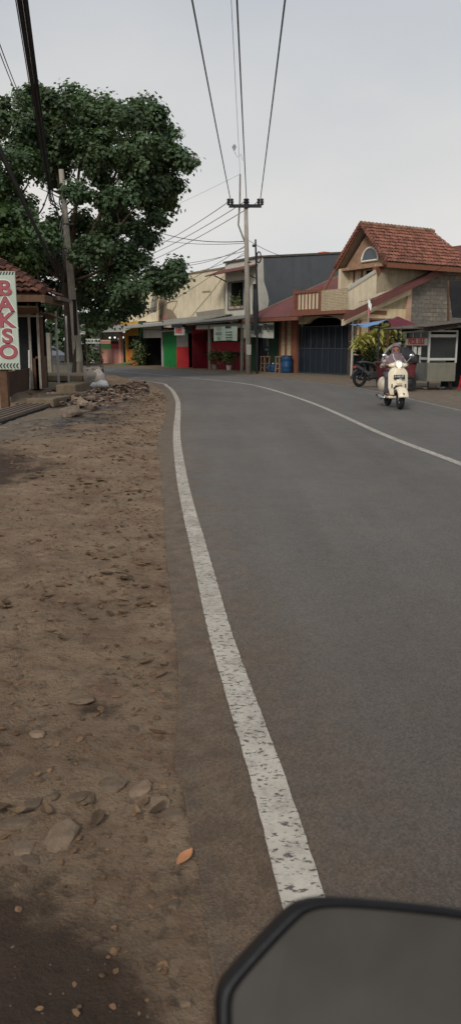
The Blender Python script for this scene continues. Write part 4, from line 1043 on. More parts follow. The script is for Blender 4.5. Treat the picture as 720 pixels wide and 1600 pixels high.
# ------------------------------------------------------------------ noodle shop on the left
r = thing('clay_roof_shop', 'old wooden food shop with mossy clay tiled hip roof at left edge', 'shop', (-5.4, 22, .3))
o = (-5.4, 22, .3)
HX, HY, HZ = -4.86, 20.8, 2.82
rs = math.tan(R(29.5)); RUN = 4.2
ap = (HX-RUN, HY+RUN, HZ+RUN*rs)
m = MB(o); tile_roof(m, (HX-9, HY, HZ), (HX, HY, HZ), (ap[0]-4.5, ap[1], ap[2]), (ap[0], ap[1], ap[2]), 46, 18, .05)
m.build('roof_tiles', TILED, r)
m = MB(o); tile_roof(m, (HX, HY, HZ), (HX, HY+2.2, HZ), ap, (ap[0], ap[1]+.4, ap[2]), 15, 18, .05); m.build('roof_tiles', TILED, r)
m = MB(o)
for q in range(20):
    f_ = q/20; p = V((HX, HY, HZ)).lerp(V(ap), f_) + V((0, 0, .09)); p2 = V((HX, HY, HZ)).lerp(V(ap), f_+.058) + V((0, 0, .07)); m.tint = rnd(0, 1); m.tube([p, p2], [.11, .085], 8)
m.build('hip_tiles', TILED, r)
m = MB(o); m.slab([(HX-9, HY+.05, HZ-.03), (HX-.03, HY+.05, HZ-.03), (ap[0], ap[1], ap[2]-.05), (ap[0]-4.5, ap[1], ap[2]-.05)], (0, 0, -.06)); m.slab([(HX-.05, HY+.02, HZ-.03), (HX-.05, HY+2.2, HZ-.03), (ap[0], ap[1]+.4, ap[2]-.05), (ap[0], ap[1], ap[2]-.05)], (0, 0, -.06)); m.build('roof_deck', WOOD, r)
m = MB(o); m.box(HX-9, HX-.06, HY-.03, HY+.03, HZ-.2, HZ-.04); m.box(HX-.06, HX+.02, HY-.03, HY+2.2, HZ-.22, HZ-.02); m.build('eave_board', WOOD, r)
m = MB(o); m.box(HX-.02, HX+.2, HY+1.0, HY+2.5, HZ-.1, HZ+.0); m.build('gutter', RUSTZ, r)
m = MB(o); m.slab([(HX-3.2, HY+.2, HZ-.3), (HX-.25, HY+.2, HZ-.3), (HX-.45, HY+1.2, HZ-.42), (HX-3.2, HY+1.2, HZ-.42)], (0, 0, -.03)); m.slab([(HX-.8, HY+1.3, HZ-.4), (HX-.2, HY+1.3, HZ-.42), (HX-.3, HY+3.4, HZ-.5), (HX-.9, HY+3.4, HZ-.5)], (0, 0, -.03)); m.build('soffit', mat('stained ply soffit', lin(122, 100, 80), .9, .3, 2, streak=.4), r)
wx0, wx1, wy = -11.5, -5.35, 22.05
m = MB(o); m.box(wx0, -6.05, wy, wy+.15, .3, 1.15); m.box(-5.62, wx1, wy, wy+.15, .3, 1.15); m.box(wx0, -6.4, wy, wy+.12, 1.15, 2.5); m.build('plank_wall', mat('red brown planks', lin(84, 58, 44), .85, .35, 4, streak=.4), r)
m = MB(o); m.box(-5.48, wx1, wy, 22.8, .3, 1.2); m.box(-5.5, -5.4, 22.5, 22.8, 1.2, 2.5); m.build('side_planks', WOOD, r)
m = MB(o); m.box(-6.05, -5.62, wy+.05, wy+.12, .3, 2.25); m.build('door', INT, r)
m = MB(o); m.box(wx0, wx1, 22.85, 22.9, .3, 2.6); m.build('back_wall', INT, r)
m = MB(o)
for x in (-6.1, -5.6, -5.36): m.bar((x, wy-.02, .3), (x, wy-.02, 2.65), .06)
m.bar((-6.4, wy-.05, 2.3), (-5.2, wy-.05, 2.3), .05); m.build('frame_posts', CONC, r)
m = MB(o); m.box(wx0, wx1+.05, wy+.16, wy+.2, 2.45, 3.1); m.build('gable_infill', INT, r)
m = MB(o); m.box(-6.35, -5.5, wy+.01, wy+.05, 2.32, 2.6); m.build('lattice', OLDPLAS, r)
m = MB(o); m.bar((-5.2, 23.6, .3), (-5.2, 23.6, 2.5), .05); m.bar((-5.1, 24.6, .3), (-5.1, 24.6, 2.4), .05); m.build('veranda_post', ALU, r)

PF = (-5.5, 23, 0)
t = thing('shop_platform', 'raised earthen floor slab with a worn edge under the food shop', 'platform', PF)
m = MB(PF)
def plat(u, v):
    x = -12 + u*(12-4.95); y = 19.4 + v*6.5; e2 = min(1, (1-u)*8)*min(1, v*9)*1.0
    return V((x + (.25*noise.noise(V((y, 1, 1))) if u > .9 else 0), y + (.2*noise.noise(V((x*1.3, 2, 2))) if v < .1 else 0), .02 + .3*sst(e2) + noise.noise(V((x*2, y*2, 0)))*.02))
m.sheet(plat, 50, 60); m.build('earth_floor', CONCD, t, smooth=True)
rl = thing('low_rail', 'low pale rail frame leaning along the front of the food shop', 'rail', (-5.6, 19.6, 0))
o = (-5.6, 19.6, 0)
p0_, p1_ = A(8, 632, 19.4), A(47, 614, 22.0)
m = MB(o); m.bar(p0_, p1_, .07, .06); m.build('bottom_rail', mat('grey wood rail', lin(128, 116, 102), .85), rl)
m = MB(o); m.bar(A(46, 547, 22) , p1_, .045); m.bar(A(4, 575, 19.4), p0_ + V((0, 0, -.1)), .045); m.bar(A(24, 598, 20.6), A(25, 622, 20.6), .04); m.build('rail_post', ALU, rl)
m = MB(o); m.slab([A(9, 582, 19.45), A(45, 575, 21.9), A(45, 608, 21.9), A(9, 622, 19.45)], (.03, .03, 0)); m.build('plank_panel', mat('dark plank panel', lin(70, 50, 40), .9, .35, 4, streak=.3), rl)

# ---- sign ----
SG = V((-5.42, 18.5, 0))
r = thing('noodle_shop_sign', 'tall pale vertical BAKSO sign with pink red letters at left edge', 'sign', SG)
SW, S0, S1 = .25, A(10, 577, 18.5).z, A(10, 424, 18.5).z
cx = A(11.5, 500, 18.5).x - SG.x
m = MB(); m.box(-.09+.02, .09+.02, .03, .2, -.05, S0+.3); m.box(cx+.05, cx+.11, .03, .1, S0, S1+.1); m.build('post', WOOD, r)
m = MB(); m.box(cx-SW, cx+SW, -.03, .02, S0, S1); m.build('board', mat('pale sign board', lin(172, 182, 168), .6, .12, 3, .03, 10, streak=.4), r)
hgt = S1 - S0; n_ = 5
for i, ch in enumerate('BAKSO'):
    z = S1 - .27 - i*(hgt - .42)/5 - .12
    for wd_, mm, of, yy in (('outer_outline', WHITE, .032, -.034), ('dark_outline', mat('grey letter outline', lin(90, 92, 90), .6), .02, -.042), ('letter', PINKRED, .009, -.05)):  # the dark layer is a printed outline around each letter
        text(wd_, ch, mm, r, (cx, yy, z), .45, offset=of, sx=1.22, extrude=.003)
m = MB()
for (z0, z1, n, lab) in ((S0+.02, S0+.14, 6, 1),):
    for q in range(n):
        xa = cx - SW + .02 + q*(2*SW-.04)/n; d = (2*SW-.04)/n; zm = (z0+z1)/2
        m.add([(xa+d*.5, -.034, z0), (xa+d, -.034, z0), (xa+d*.5, -.034, zm), (xa, -.034, zm)], [(0, 1, 2, 3)]); m.add([(xa, -.0342, zm), (xa+d*.5, -.0342, zm), (xa+d, -.0342, z1), (xa+d*.5, -.0342, z1)], [(0, 1, 2, 3)])
for q in range(7):
    xa = cx - SW + .01 + q*(2*SW-.02)/7; d = (2*SW-.02)/14
    m.add([(xa, -.034, S1-.08), (xa+d, -.034, S1-.08), (xa+d*1.9, -.034, S1-.01), (xa+d*.9, -.034, S1-.01)], [(0, 1, 2, 3)])
m.build('chevrons', INK, r)

# ---- drain, slabs, low wall ----
t = thing('drain_grating', 'long steel bar grating over the roadside drain at left', 'grating', (-4.75, 16.6, 0))
for i in range(5):
    m = MB((-4.75, 16.6, 0)); x = -5.05 + i*.15; m.box(x, x+.06, 14.2, 18.9, .02+ground_z(-4.8, 16.5), .085+ground_z(-4.8, 16.5)); m.build('bar', mat('rusty grey bar', lin(112, 98, 84), .8, .3, 8), t)
m = MB((-4.75, 16.6, 0)); m.box(-5.1, -4.35, 14.2, 18.9, ground_z(-4.8, 16.5)-.05, ground_z(-4.8, 16.5)+.012); m.build('pit', INT, t)
def rock(m, c, r, squash=.6, seed=0):
    c = V(c); vs = []; nu, nv = 9, 6
    tl = .4 if squash > .3 else .1; M_ = Euler((rnd(-tl, tl), rnd(-tl, tl), rnd(0, 6.3))).to_matrix(); ax_ = V((rnd(.8, 1.3), rnd(.6, 1), squash*rnd(.7, 1.2)))
    b = MB(); b.ell((0, 0, 0), 1, nu, nv)
    for p in b.v:
        k_ = 1 + .42*noise.noise(p*1.3 + V((seed, seed*1.7, 0))) + .16*noise.noise(p*3.1 + V((0, seed, seed)))
        q = V((p.x*ax_.x, p.y*ax_.y, p.z*ax_.z))*k_*r
        q.z = max(min(q.z, squash*r*.62), -squash*r)          # broken flat top
        vs.append(c + M_ @ q)
    m.add(vs, b.f)
def slab_thing(label, pts, z, h, mm, name='concrete_slab', cat='slab'):
    c = sum((V(p) for p in pts), V((0, 0)))/len(pts); m = MB((c.x, c.y, 0)); P_ = []
    for i, p in enumerate(pts):
        q = V(pts[(i+1) % len(pts)]); p = V(p)
        for j in range(5): v_ = p.lerp(q, j/5); P_.append((v_.x + rnd(-.03, .03), v_.y + rnd(-.03, .03), z))
    m.slab(P_, (0, 0, h)); o2 = m.build(name, mm, bevel=.025); o2.location = (c.x, c.y, 0); return tag(o2, label, cat)
slab_thing('broad concrete bridge slab laid over the drain before the leaning pole', [(-7.3, 28.4), (-5.35, 28.0), (-5.2, 31.3), (-7.4, 31.6)], .24, .2, CONCD)
slab_thing('long stepping slab of worn concrete beside the drain grating', [(-4.95, 18.9), (-4.3, 18.8), (-3.95, 21.6), (-4.7, 21.9)], .02, .22, CONCD)
slab_thing('short upper concrete block between the stepping slab and bridge slab', [(-5.0, 22.4), (-4.45, 22.3), (-4.4, 24.4), (-5.05, 24.6)], .12, .28, CONCD)
slab_thing('flat cracked paving slab at the foot of the drain grating', [(-4.5, 15.0), (-3.6, 16.2), (-3.2, 18.0), (-4.25, 18.6)], .0, .035, CONCD)
m = MB((-5.0, 26.3, 0)); m.box(-5.7, -4.3, 24.7, 28, -.06, .035); q = m.build('drain_pit', INT); q.location = (-5.0, 26.3, 0); tag(q, 'dark open drain gap under the bridge slab', 'drain')
m = MB((-4.9, 27.6, 0)); m.bar((-5.6, 27.7, .12), (-4.2, 27.2, .12), .1); q = m.build('reinforcing_bar', RUSTZ); q.location = (-4.9, 27.6, 0); tag(q, 'ribbed steel bar lying across the open drain', 'steel bar')
w0 = A(78, 592, 35.8); 
t = thing('low_wall', 'low pale concrete wall beneath the big tree', 'wall', (-7.9, 35.8, 0))
m = MB((-7.9, 35.8, 0)); m.box(-9.6, -7.15, 35.7, 35.85, 0, .68); m.build('wall', mat('pale grey render', lin(150, 144, 130), .9, .15, 3, streak=.4), t)
m = MB((-7.9, 35.8, 0)); m.box(-9.6, -7.12, 35.66, 35.9, .68, .74); m.build('coping', CONC, t)
gx = A(76, 560, 33.6).x
m = MB((gx, 33.6, 0)); m.box(gx-.14, gx+.14, 33.5, 33.75, 0, A(76, 520, 33.6).z); q = m.build('square_concrete_post', CONC, bevel=.015); q.location = (gx, 33.6, 0); tag(q, 'square grey concrete post at the end of the low wall', 'post')

# ---- parked car behind the low wall ----
CX = V((-11.6, 47.2, 0))
car = thing('parked_car', 'silver hatchback with dark windscreen parked beyond the low wall', 'car', CX, R(-28))
prof = [(-1.9,.35),(-1.95,.7),(-1.75,.86),(-1.0,.95),(-.35,1.42),(.9,1.46),(1.7,1.05),(1.85,.95),(1.9,.4)]
def carbody(m, pr, wd, tw):
    n = len(pr); vs = []
    for sgn in (-1, 1):
        for y, z in pr:
            k_ = wd*(1 if z < .97 else tw); vs.append((sgn*k_, y, z))
    fs_ = [tuple(range(n)), tuple(range(2*n-1, n-1, -1))] + [(i, i+n, (i+1) % n + n, (i+1) % n) for i in range(n)]
    m.add(vs, fs_)
m = MB(); carbody(m, prof, .83, .68); m.build('body', SILVER, car, bevel=.04)
m = MB(); m.slab([(-.56, -1.0, .97), (.56, -1.0, .97), (.5, -.42, 1.36), (-.5, -.42, 1.36)], (0, -.03, .02)); m.build('windscreen', CARGL, car)
for sgn in (-1, 1):
    m = MB(); m.slab([(sgn*.7, -.7, 1.0), (sgn*.7, 1.3, 1.02), (sgn*.6, .85, 1.38), (sgn*.6, -.3, 1.36)], (sgn*.03, 0, 0)); m.build('side_window', CARGL, car)
    m = MB(); m.ell((sgn*.58, -1.93, .7), (.16, .06, .09), 12, 8); m.build('headlight', GLASS, car)
    m = MB(); m.ell((sgn*.92, -.75, 1.0), (.09, .05, .07), 10, 8); m.build('wing_mirror', SILVER, car)
    for y in (-1.2, 1.25):
        m = MB(); m.torus((sgn*.78, y, .3), (1, 0, 0), .22, .09, 22, 8); wv = m.build('wheel', RUBBER, car)
        m = MB(); m.lathe([(.05, -.06), (.18, -.04), (.18, .04), (.05, .06)], (sgn*.8, y, .3), 14, Matrix.Rotation(pi/2, 3, 'Y')); m.build('rim', CHROME, wv)
m = MB(); m.box(-.5, .5, -1.97, -1.92, .45, .62); m.build('grille', BLACKP, car)
# wall and roofs behind the tree on the left
t = thing('roadside_wall', 'long off white wall behind the parked car under the tree', 'wall', (-18, 55, 0), R(-48))
m = MB(); m.box(-9, 5.2, 0, .2, 0, 2.3); m.build('wall', WHITEW, t)
m = MB(); m.box(-9.05, 5.25, -.06, .26, 2.3, 2.4); m.build('coping', CONC, t)

# ---- film sign stand, bags ----
K = V((-5.55, 29.8, 0))
r = thing('sign_stand', 'rickety dark stand carrying the KACA FILM board beside the road', 'sign', K)
kx0, kx1 = A(135, 560, 29.8).x - K.x, A(158.5, 560, 29.8).x - K.x
kz = lambda y: A(146, y, 29.8).z
for x in (kx0+.03, kx1-.03):
    m = MB(); m.bar((x, 0, 0), (x, 0, kz(528 if x < 0 else 536)), .05); m.build('leg', mat('rusty frame', lin(62, 44, 38), .85), r)
    m = MB(); m.bar((x, .5, 0), (x, .5, kz(572)), .05); m.build('leg', mat('rusty frame dark', lin(52, 40, 36), .85), r)
m = MB(); m.box(kx0, kx1, -.03, .55, kz(577), kz(574)); m.build('shelf', CONC, r)
m = MB(); m.bar((kx0, 0, kz(542)), (kx1, 0, kz(542)), .03); m.bar((kx0, 0, kz(568)), (kx1, 0, kz(568)), .04); m.bar((kx0+.05, 0, .45), (kx1, 0, .05), .04); m.bar((kx0+.3, 0, .6), (kx1, 0, .25), .04); m.build('crossbar', DKMET, r)
bz0, bz1 = kz(536.5), kz(529.5)
m = MB(); m.box(kx0+.02, kx1-.02, -.06, -.03, bz0, bz1); m.build('board', BANNER, r)
text('lettering', 'KACA FILM', INK, r, ((kx0+kx1)/2, -.066, (bz0+bz1)/2), .13, offset=.006, shear=.2, sx=.86)
m = MB(); m.box(kx1, kx1+.38, -.05, -.02, kz(537), kz(531)); m.build('side_board', mat('faded orange board', lin(172, 140, 120), .8, .1), r)
m = MB(); m.box(kx1+.02, kx1+.36, -.056, -.05, kz(535), kz(533.6)); m.build('red_rule', REDINK, r)
def bag(label, c, rr, mm, name='rubbish_bag', seed=1, sq=.8):
    m = MB(); b = MB(); b.ell((0, 0, 0), 1, 20, 14)
    for p in b.v:
        k_ = 1 + .22*noise.noise(p*1.6 + V((seed*3, 0, 0))) + .1*noise.noise(p*5 + V((0, seed, 0)))
        z = p.z*sq; tp = max(0, z - .5)*1.0
        m.v.append(V((p.x*k_*(1-.9*tp), p.y*k_*(1-.9*tp), max(z*k_, -sq*.82) + sq*.8))*rr)
    m.f, m.t = b.f, b.t; t = thing(name, label, 'bag', c, rnd(0, 6), 'rubbish bags by the sign stand'); m.build('bag', mm, t, smooth=True)
    m = MB(); m.lathe([(.06*rr, 0), (.03*rr, .12*rr), (.16*rr, .3*rr)], (0, 0, (sq*1.55)*rr), 9); m.build('knot', mm, t)
g0 = lambda x, y: G(x, y, .06)
bag('grey stuffed sack leaning under the sign stand', g0(146, 604), .33, SACK, 'rubbish_sack', 1, 1.05)
bag('tall pale mottled sack against the right leg of the sign stand', g0(155, 604), .27, mat('mottled pale sack', lin(168, 158, 148), .8, .4, 6), 'rubbish_sack', 2, 1.35)
bag('small bright white plastic bag at the front of the rubbish', g0(148.5, 607), .15, POLY, 'rubbish_bag', 3, .8)
bag('wider crumpled white plastic bag at the right of the rubbish', g0(160, 607), .24, POLY, 'rubbish_bag', 4, .65)
# ------------------------------------------------------------------ tarpaulin canopy, fence, flag
r = thing('tarpaulin_canopy', 'blue and maroon tarpaulin canopy on thin poles before the shrubs', 'canopy', (6.6, 34, 0))
o = (6.6, 34, 0)
def tarp(m, a, b, c, d, sg=.06):
    a, b, c, d = map(V, (a, b, c, d))
    m.sheet(lambda u, v: a.lerp(b, u).lerp(d.lerp(c, u), v) + V((0, 0, -sg*4*u*(1-u) + .03*noise.noise(V((u*4, v*4, 1))))), 14, 8)
c1, c2, c3, c4 = A(546, 507, 35.2), A(621, 494.5, 35.2), A(604, 499, 32.4), A(568, 511, 32.4)
m = MB(o); tarp(m, c1, c2, c3, c4); m.build('blue_sheet', BLUET, r, solid=.01)
m = MB(o); tarp(m, c3, c2, A(657, 509.5, 34.4), A(616, 514, 31.8), .03); m.build('maroon_sheet', MAROONT, r, solid=.01)
for p in (A(592, 505, 32.6), A(622, 500, 34.6)):
    m = MB(o); m.tube([(p.x, p.y, 0), p], .03, 6); m.build('pole', DKMET, r)
m = MB(o); m.bar(A(556, 508, 33.6), A(614, 516, 31.8), .04); m.bar(A(575, 511, 32.4), A(626, 512, 32.4), .04); m.build('frame_bar', DKMET, r)
S4 = 29.3
r = thing('black_fence_gate', 'low black metal fence panel by the drainpipe', 'fence', L(S4, -.6), ANG - pi/2 + pi)
r.rotation_euler = (0, 0, ANG + pi/2)
b0, b1_ = fb(552, 575, S4)[0] + .6, fb(579, 575, S4)[0] + .6
m = MB()
for i in range(11): x = b0 + (b1_-b0)*i/10; m.box(x-.018, x+.018, -.02, .02, 0, 1.05)
m.box(b0, b1_, -.022, .022, .08, .14); m.box(b0, b1_, -.022, .022, .98, 1.04); m.box(b0, b1_, .021, .03, .14, .98); m.build('panel', DKMET, r)
m = MB(); m.tube([(b0 + (b1_-b0)*.55 + .12*sin(i*.7), -.04, .3 + .07*i) for i in range(9)], .02, 5); m.build('scroll', GREYT, r)
r = thing('planter_wall', 'low grey planter wall with a painted red top', 'wall', L(S4+.1, 1.4), ANG + pi/2)
b0 = fb(576, 570, S4)[0] - 1.4
m = MB(); m.box(b0, b0+3.6, -.1, .1, 0, .88); m.build('wall', ZINC, r)
m = MB(); m.box(b0-.02, b0+3.62, -.13, .13, .88, 1.0); m.build('top', mat('red planter top', lin(176, 88, 74), .8, .15), r)
fp = A(576, 500, 34.8)
r = thing('small_flag', 'small red and white flag hanging on a thin stick above the blue canopy', 'flag', (fp.x, fp.y, 2.3))
o = (fp.x, fp.y, 2.3)
m = MB(o); m.tube([(fp.x, fp.y, 2.3), A(575, 463, 34.8)], .012, 5); m.build('stick', ALU, r)
q = [A(x, y, 34.78) for x, y in [(575,466),(580,476),(580,494),(573,494),(574,480)]]
m = MB(o); m.slab([q[0], q[1], A(579, 486, 34.78), A(574.5, 478, 34.78)], (0, .01, 0)); m.build('white_half', WHITE, r)
m = MB(o); m.slab([A(574.5, 478, 34.8), A(577, 484, 34.8), A(577.5, 495, 34.8), A(573, 494, 34.8)], (0, .01, 0)); m.build('red_half', FLAGR, r)
t = thing('flower_pot_stand', 'small dark pot of leaves beside the drainpipe', 'plant', L(29.0, -.45), 0)
m = MB(); m.lathe([(.12, 0), (.1, .7), (.18, .8), (.2, 1.05)], (0, 0, 0), 12); m.build('pot', TERRA, t)
m = MB()
for q in range(120):
    m.tint = rnd(0, 1); leaf(m, V((random.gauss(0, .1), random.gauss(0, .1), 1.15 + abs(random.gauss(0, .12)))), .12)
m.build('foliage', LEAF3, t)

# ------------------------------------------------------------------ glass food stall
GX = V((6.8, 27.0, 0)); GR = R(14)
r = thing('food_stall', 'glass and stainless food stall with red lettering at the right', 'food stall', GX, GR)
W_, D_ = 1.08, 1.75
m = MB(); m.box(.0, W_, 0, D_, .28, .92); m.build('steel_base', STEEL, r, bevel=.01)
m = MB(); m.box(-.01, .012, 0, D_, .28, .915); m.build('side_plate', mat('dull side plate', lin(120, 120, 114), .5, .2, 3, .03, 30, .3, streak=.4), r)
m = MB()
for x, y in ((.02, .02), (W_-.02, .02), (W_-.02, D_-.02), (.02, D_-.02), (.02, D_*.34), (.02, D_*.67)): m.box(x-.03, x+.03, y-.03, y+.03, .92, 2.02)
m.box(0.05, W_-.05, -.015, .05, 1.0, 1.08); m.box(.05, W_-.05, -.012, .045, 1.78, 1.88); m.box(-.012, .045, .05, D_*.34-.03, 1.02, 1.1)
m.box(.05, W_-.05, -.01, .05, 1.96, 2.02); m.box(-.01, .05, .05, D_-.05, 1.96, 2.02); m.build('frame', ALU, r)
m = MB(); m.box(.06, W_-.06, .01, .016, 1.08, 1.78); m.box(.01, .016, .05, D_-.05, .95, 1.96); m.build('glass', GLASS, r)
m = MB(); m.box(W_-.05, W_-.02, .05, D_, .95, 2.0); m.box(.1, W_-.05, D_-.1, D_-.06, .95, 2.0); m.build('inner_back', INT, r)
m = MB(); m.box(.25, .9, .4, 1.2, .93, 1.25); m.box(.15, .5, 1.2, 1.6, .93, 1.5); m.build('pots', GREYT, r)
m = MB(); m.box(-.03, -.02, .06, D_-.05, 1.52, 1.74); m.build('lettering_strip', BANNER, r)
text('lettering', 'PECEL LELE', REDINK, r, (-.034, D_/2, 1.63), .24, (pi/2, 0, -pi/2), offset=.014, sx=1.02)
m = MB(); m.box(-.0305, -.02, .06, D_-.05, 1.74, 1.765); m.box(-.0305, -.02, .06, D_-.05, 1.495, 1.52); m.build('red_edging', REDINK, r)
for y, z in ((.95, 1.2), (.62, 1.18)):
    m = MB(); m.box(-.022, -.015, y-.11, y+.11, z, z+.26); m.build('notice', WHITE, r)
m = MB(); m.tube([(.1, .1, .0), (.1, .1, .28)], .03, 6); m.tube([(W_-.1, .1, 0), (W_-.1, .1, .28)], .03, 6); m.build('leg', DKMET, r)
m = MB(); m.torus((-.1, D_*.62, .31), (1, 0, 0), .26, .045, 26, 8); wv = m.build('wheel', RUBBER, r)
m = MB()
for i in range(10): a = i*pi/5; m.tube([(-.1, D_*.62, .31), (-.1, D_*.62 + .25*cos(a), .31 + .25*sin(a))], .008, 4)
m.lathe([(.04, -.05), (.04, .05)], (-.1, D_*.62, .31), 8, Matrix.Rotation(pi/2, 3, 'Y')); m.build('spokes', CHROME, wv)

r = thing('stall_roof', 'sagging dark sheet roof over the glass food stall', 'roof', GX, GR)
m = MB(); pts = [(-.5, -.45, 2.06), (3.2, -.6, 2.48), (-.5, 2.6, 2.1), (3.2, 2.6, 2.52)]
corr(m, *pts, .18, .025, 4); m.build('sheet', RUSTZ, r, solid=.02)
m = MB(); m.bar((-.45, -.42, 1.99), (3.2, -.57, 2.4), .06, .08); m.bar((-.45, 1.2, 2.01), (3.2, 1.2, 2.42), .07, .09); m.build('beam', mat('dark beam', lin(60, 52, 46), .9), r)
m = MB()
for i in range(14): x = -.5 + i*.26; zz = lambda q: 2.1 + .113*(q+.5); m.slab([(x, -.6 + rnd(-.1, .05), zz(x)), (x + .42, -.6 + rnd(-.1, .05), zz(x+.42)+.01), (x + .4, .3, zz(x+.4)+.07), (x, .3, zz(x)+.06)], (0, 0, .018))
m.build('patch_sheets', RUSTZ, r)
for x, y in ((W_+.25, -.2), (2.6, -.3), (-.4, 2.4), (2.6, 2.4)):
    m = MB(); m.bar((x, y, 0), (x, y, 2.05 + .11*x), .07); m.build('post', WOOD, r)
m = MB(); m.bar((W_+.28, -.25, 1.6), (W_-.15, -.45, 2.25), .06); m.build('brace', ALU, r)
r = thing('dark_stall', 'dark tarpaulin sided stall interior at the right edge', 'stall', GX + V((1.5, .2, 0)), GR)
m = MB(); m.box(-.15, 2.6, 1.6, 1.65, 0, 2.25); m.box(2.4, 2.45, -.2, 1.6, 0, 2.2); m.build('tarp_wall', INT, r)
m = MB(); tarp(m, (-.35, 1.2, 3.75), (2.8, 1.0, 3.9), (2.8, 1.35, 2.6), (.05, 1.45, 2.5), .05); m.build('hanging_sheet', DKT, r, solid=.015)
m = MB(); m.bar((.05, 1.4, 0), (-.33, 1.22, 3.75), .06); m.bar((2.7, 1.4, 0), (2.7, 1.1, 3.9), .06); m.build('post', WOOD, r)
t = thing('red_stool', 'red plastic stool under the stall roof at the right edge', 'stool', GX + V((1.32, -.15, 0)), R(20))
for a in (-1, 1):
    for b in (-1, 1):
        m = MB(); m.bar((a*.17, b*.17, 0), (a*.12, b*.12, .46), .045); m.build('leg', RED, t)
m = MB(); m.box(-.16, .16, -.16, .16, .45, .49); m.build('seat', RED, t, bevel=.015)
m = MB(); m.box(-.15, .15, -.155, -.135, .2, .25); m.box(-.15, .15, .135, .155, .2, .25); m.build('rail', RED, t)
# litter under the stall
for i, (x, y, sz) in enumerate([(664,607,.11),(683,606,.08),(690,607,.1),(695,604,.07)]):
    p = G(x, y, .0); m = MB(); rock(m, (0, 0, .03), sz, .5, i)
    q = m.build('paper_litter', POLY); q.location = p; tag(q, 'scrap of crumpled white litter on the ground below the stall', 'litter', 'white litter under the food stall')

# ------------------------------------------------------------------ red cart with cover
KX = V((5.75, 26.4, 0))
r = thing('red_cart', 'red wooden pushcart mostly hidden behind the scooter rider', 'cart', KX, R(10))
m = MB(); m.slab([(-.5, 0, .3), (.46, 0, .3), (.56, 0, .92), (-.6, 0, .92)], (0, .8, 0)); m.build('box', mat('dull red cart boards', lin(92, 26, 34), .8, .3, 4, streak=.4), r)
m = MB(); m.box(-.64, .62, -.05, .85, .92, .98); m.build('rim', WOOD, r)
for x in (-.35, .3):
    m = MB(); m.torus((x, -.07, .25), (0, 1, 0), .2, .045, 22, 8); wv = m.build('wheel', RUBBER, r)
    m = MB(); m.lathe([(.03, -.04), (.17, -.01), (.17, .01), (.03, .04)], (x, -.07, .25), 12, Matrix.Rotation(pi/2, 3, 'X')); m.build('rim', DKMET, wv)
def dome(name, label, mm, a0, a1, rx, rz__, zc, cat):
    m = MB(KX)
    m.sheet(lambda u, v: KX + V((rx*cos(a0 + (a1-a0)*u) + .05*noise.noise(V((u*5, v*5, 2))), -.02 + .8*v, zc + rz__*sin(a0 + (a1-a0)*u)*min(1, v*4)**.5 + .05*noise.noise(V((u*4, v*3, 7))))), 20, 10)
    q = m.build(name, mm, solid=.012, smooth=True); q.location = KX; return tag(q, label, cat)
q = cable('cart_hoop', 'silver grey curved hoop standing on the left half of the red cart', 'hoop', [KX + V((.6*cos(pi*(.5+.5*i/12)), .2, .95 + .62*sin(pi*(.5+.5*i/12)))) for i in range(13)], .035, None, GREYT)
dome('cart_cover', 'black tarpaulin cover sloping down on the right half of the red cart', DKT, 0, pi*.5, .58, .52, .95, 'cover')

# ------------------------------------------------------------------ two wheelers
RX90 = Matrix.Rotation(pi/2, 3, 'Y')
def wheel(root, y, rr, rt, wide=1.0, spokes=10, disc=False):
    m = MB(); m.torus((0, y, rr), (1, 0, 0), rr-rt, rt, 32, 10); wv = m.build('wheel', RUBBER, root, smooth=True)
    m = MB(); m.torus((0, y, rr), (1, 0, 0), rr-rt*1.9, .018, 28, 6)
    for i in range(spokes): a = 2*pi*i/spokes; m.tube([(0, y + .03*cos(a), rr + .03*sin(a)), (0, y + (rr-rt*1.8)*cos(a), rr + (rr-rt*1.8)*sin(a))], .012 if disc else .006, 5)
    m.lathe([(.03, -.06), (.05, -.05), (.05, .05), (.03, .06)], (0, y, rr), 12, RX90); m.build('rim', CHROME if disc else DKMET, wv)
    return wv
MX = V((5.35, 29.15, 0))
r = thing('parked_motorcycle', 'dark motorcycle parked side on behind the scooter rider', 'motorcycle', MX, R(-62) + pi)
wheel(r, -.62, .3, .05); wheel(r, .66, .3, .055)
m = MB(); m.ell((0, -.12, .78), (.15, .3, .13), 16, 10); m.build('tank', plain('black bike paint', (.02, .02, .022), .3), r, smooth=True)
m = MB(); m.sheet(lambda u, v: ((u-.5)*.3*(1-.35*v), .12 + .62*v, .8 + .05*v + .05*(1-(2*u-1)**2) + .04*sin(v*3)), 8, 10); m.build('seat', BLACKP, r, solid=.06, smooth=True)
m = MB(); m.slab([(-.1, .2, .5), (-.1, .85, .82), (-.1, .8, .7), (-.1, .3, .42)], (.2, 0, 0)); m.build('tail_panel', plain('grey bike paint', (.08, .08, .09), .35), r)
m = MB(); m.box(-.12, .12, -.2, .2, .28, .55); m.lathe([(.1, -.08), (.12, 0), (.1, .08)], (.13, 0, .38), 14, RX90); m.build('engine', mat('engine metal', (.09, .09, .09), .5, .3, 9, metal=.6), r, bevel=.02)
m = MB(); m.tube([(.13, -.15, .35), (.15, .1, .22), (.16, .4, .27), (.17, .85, .4)], [.025, .03, .05, .055], 9); m.build('exhaust', CHROME, r, smooth=True)
m = MB(); m.tube([(-.13, -.15, .35), (-.15, .3, .3), (-.15, .66, .3)], [.02]*3, 7); m.tube([(.09, .66, .3), (.09, .55, .72)], .025, 7); m.tube([(-.09, .66, .3), (-.09, .55, .72)], .025, 7); m.build('swing_arm', DKMET, r)
m = MB()
for sgn in (-1, 1): m.tube([(sgn*.08, -.62, .3), (sgn*.08, -.42, .95)], .025, 8)
m.build('fork', CHROME, r)
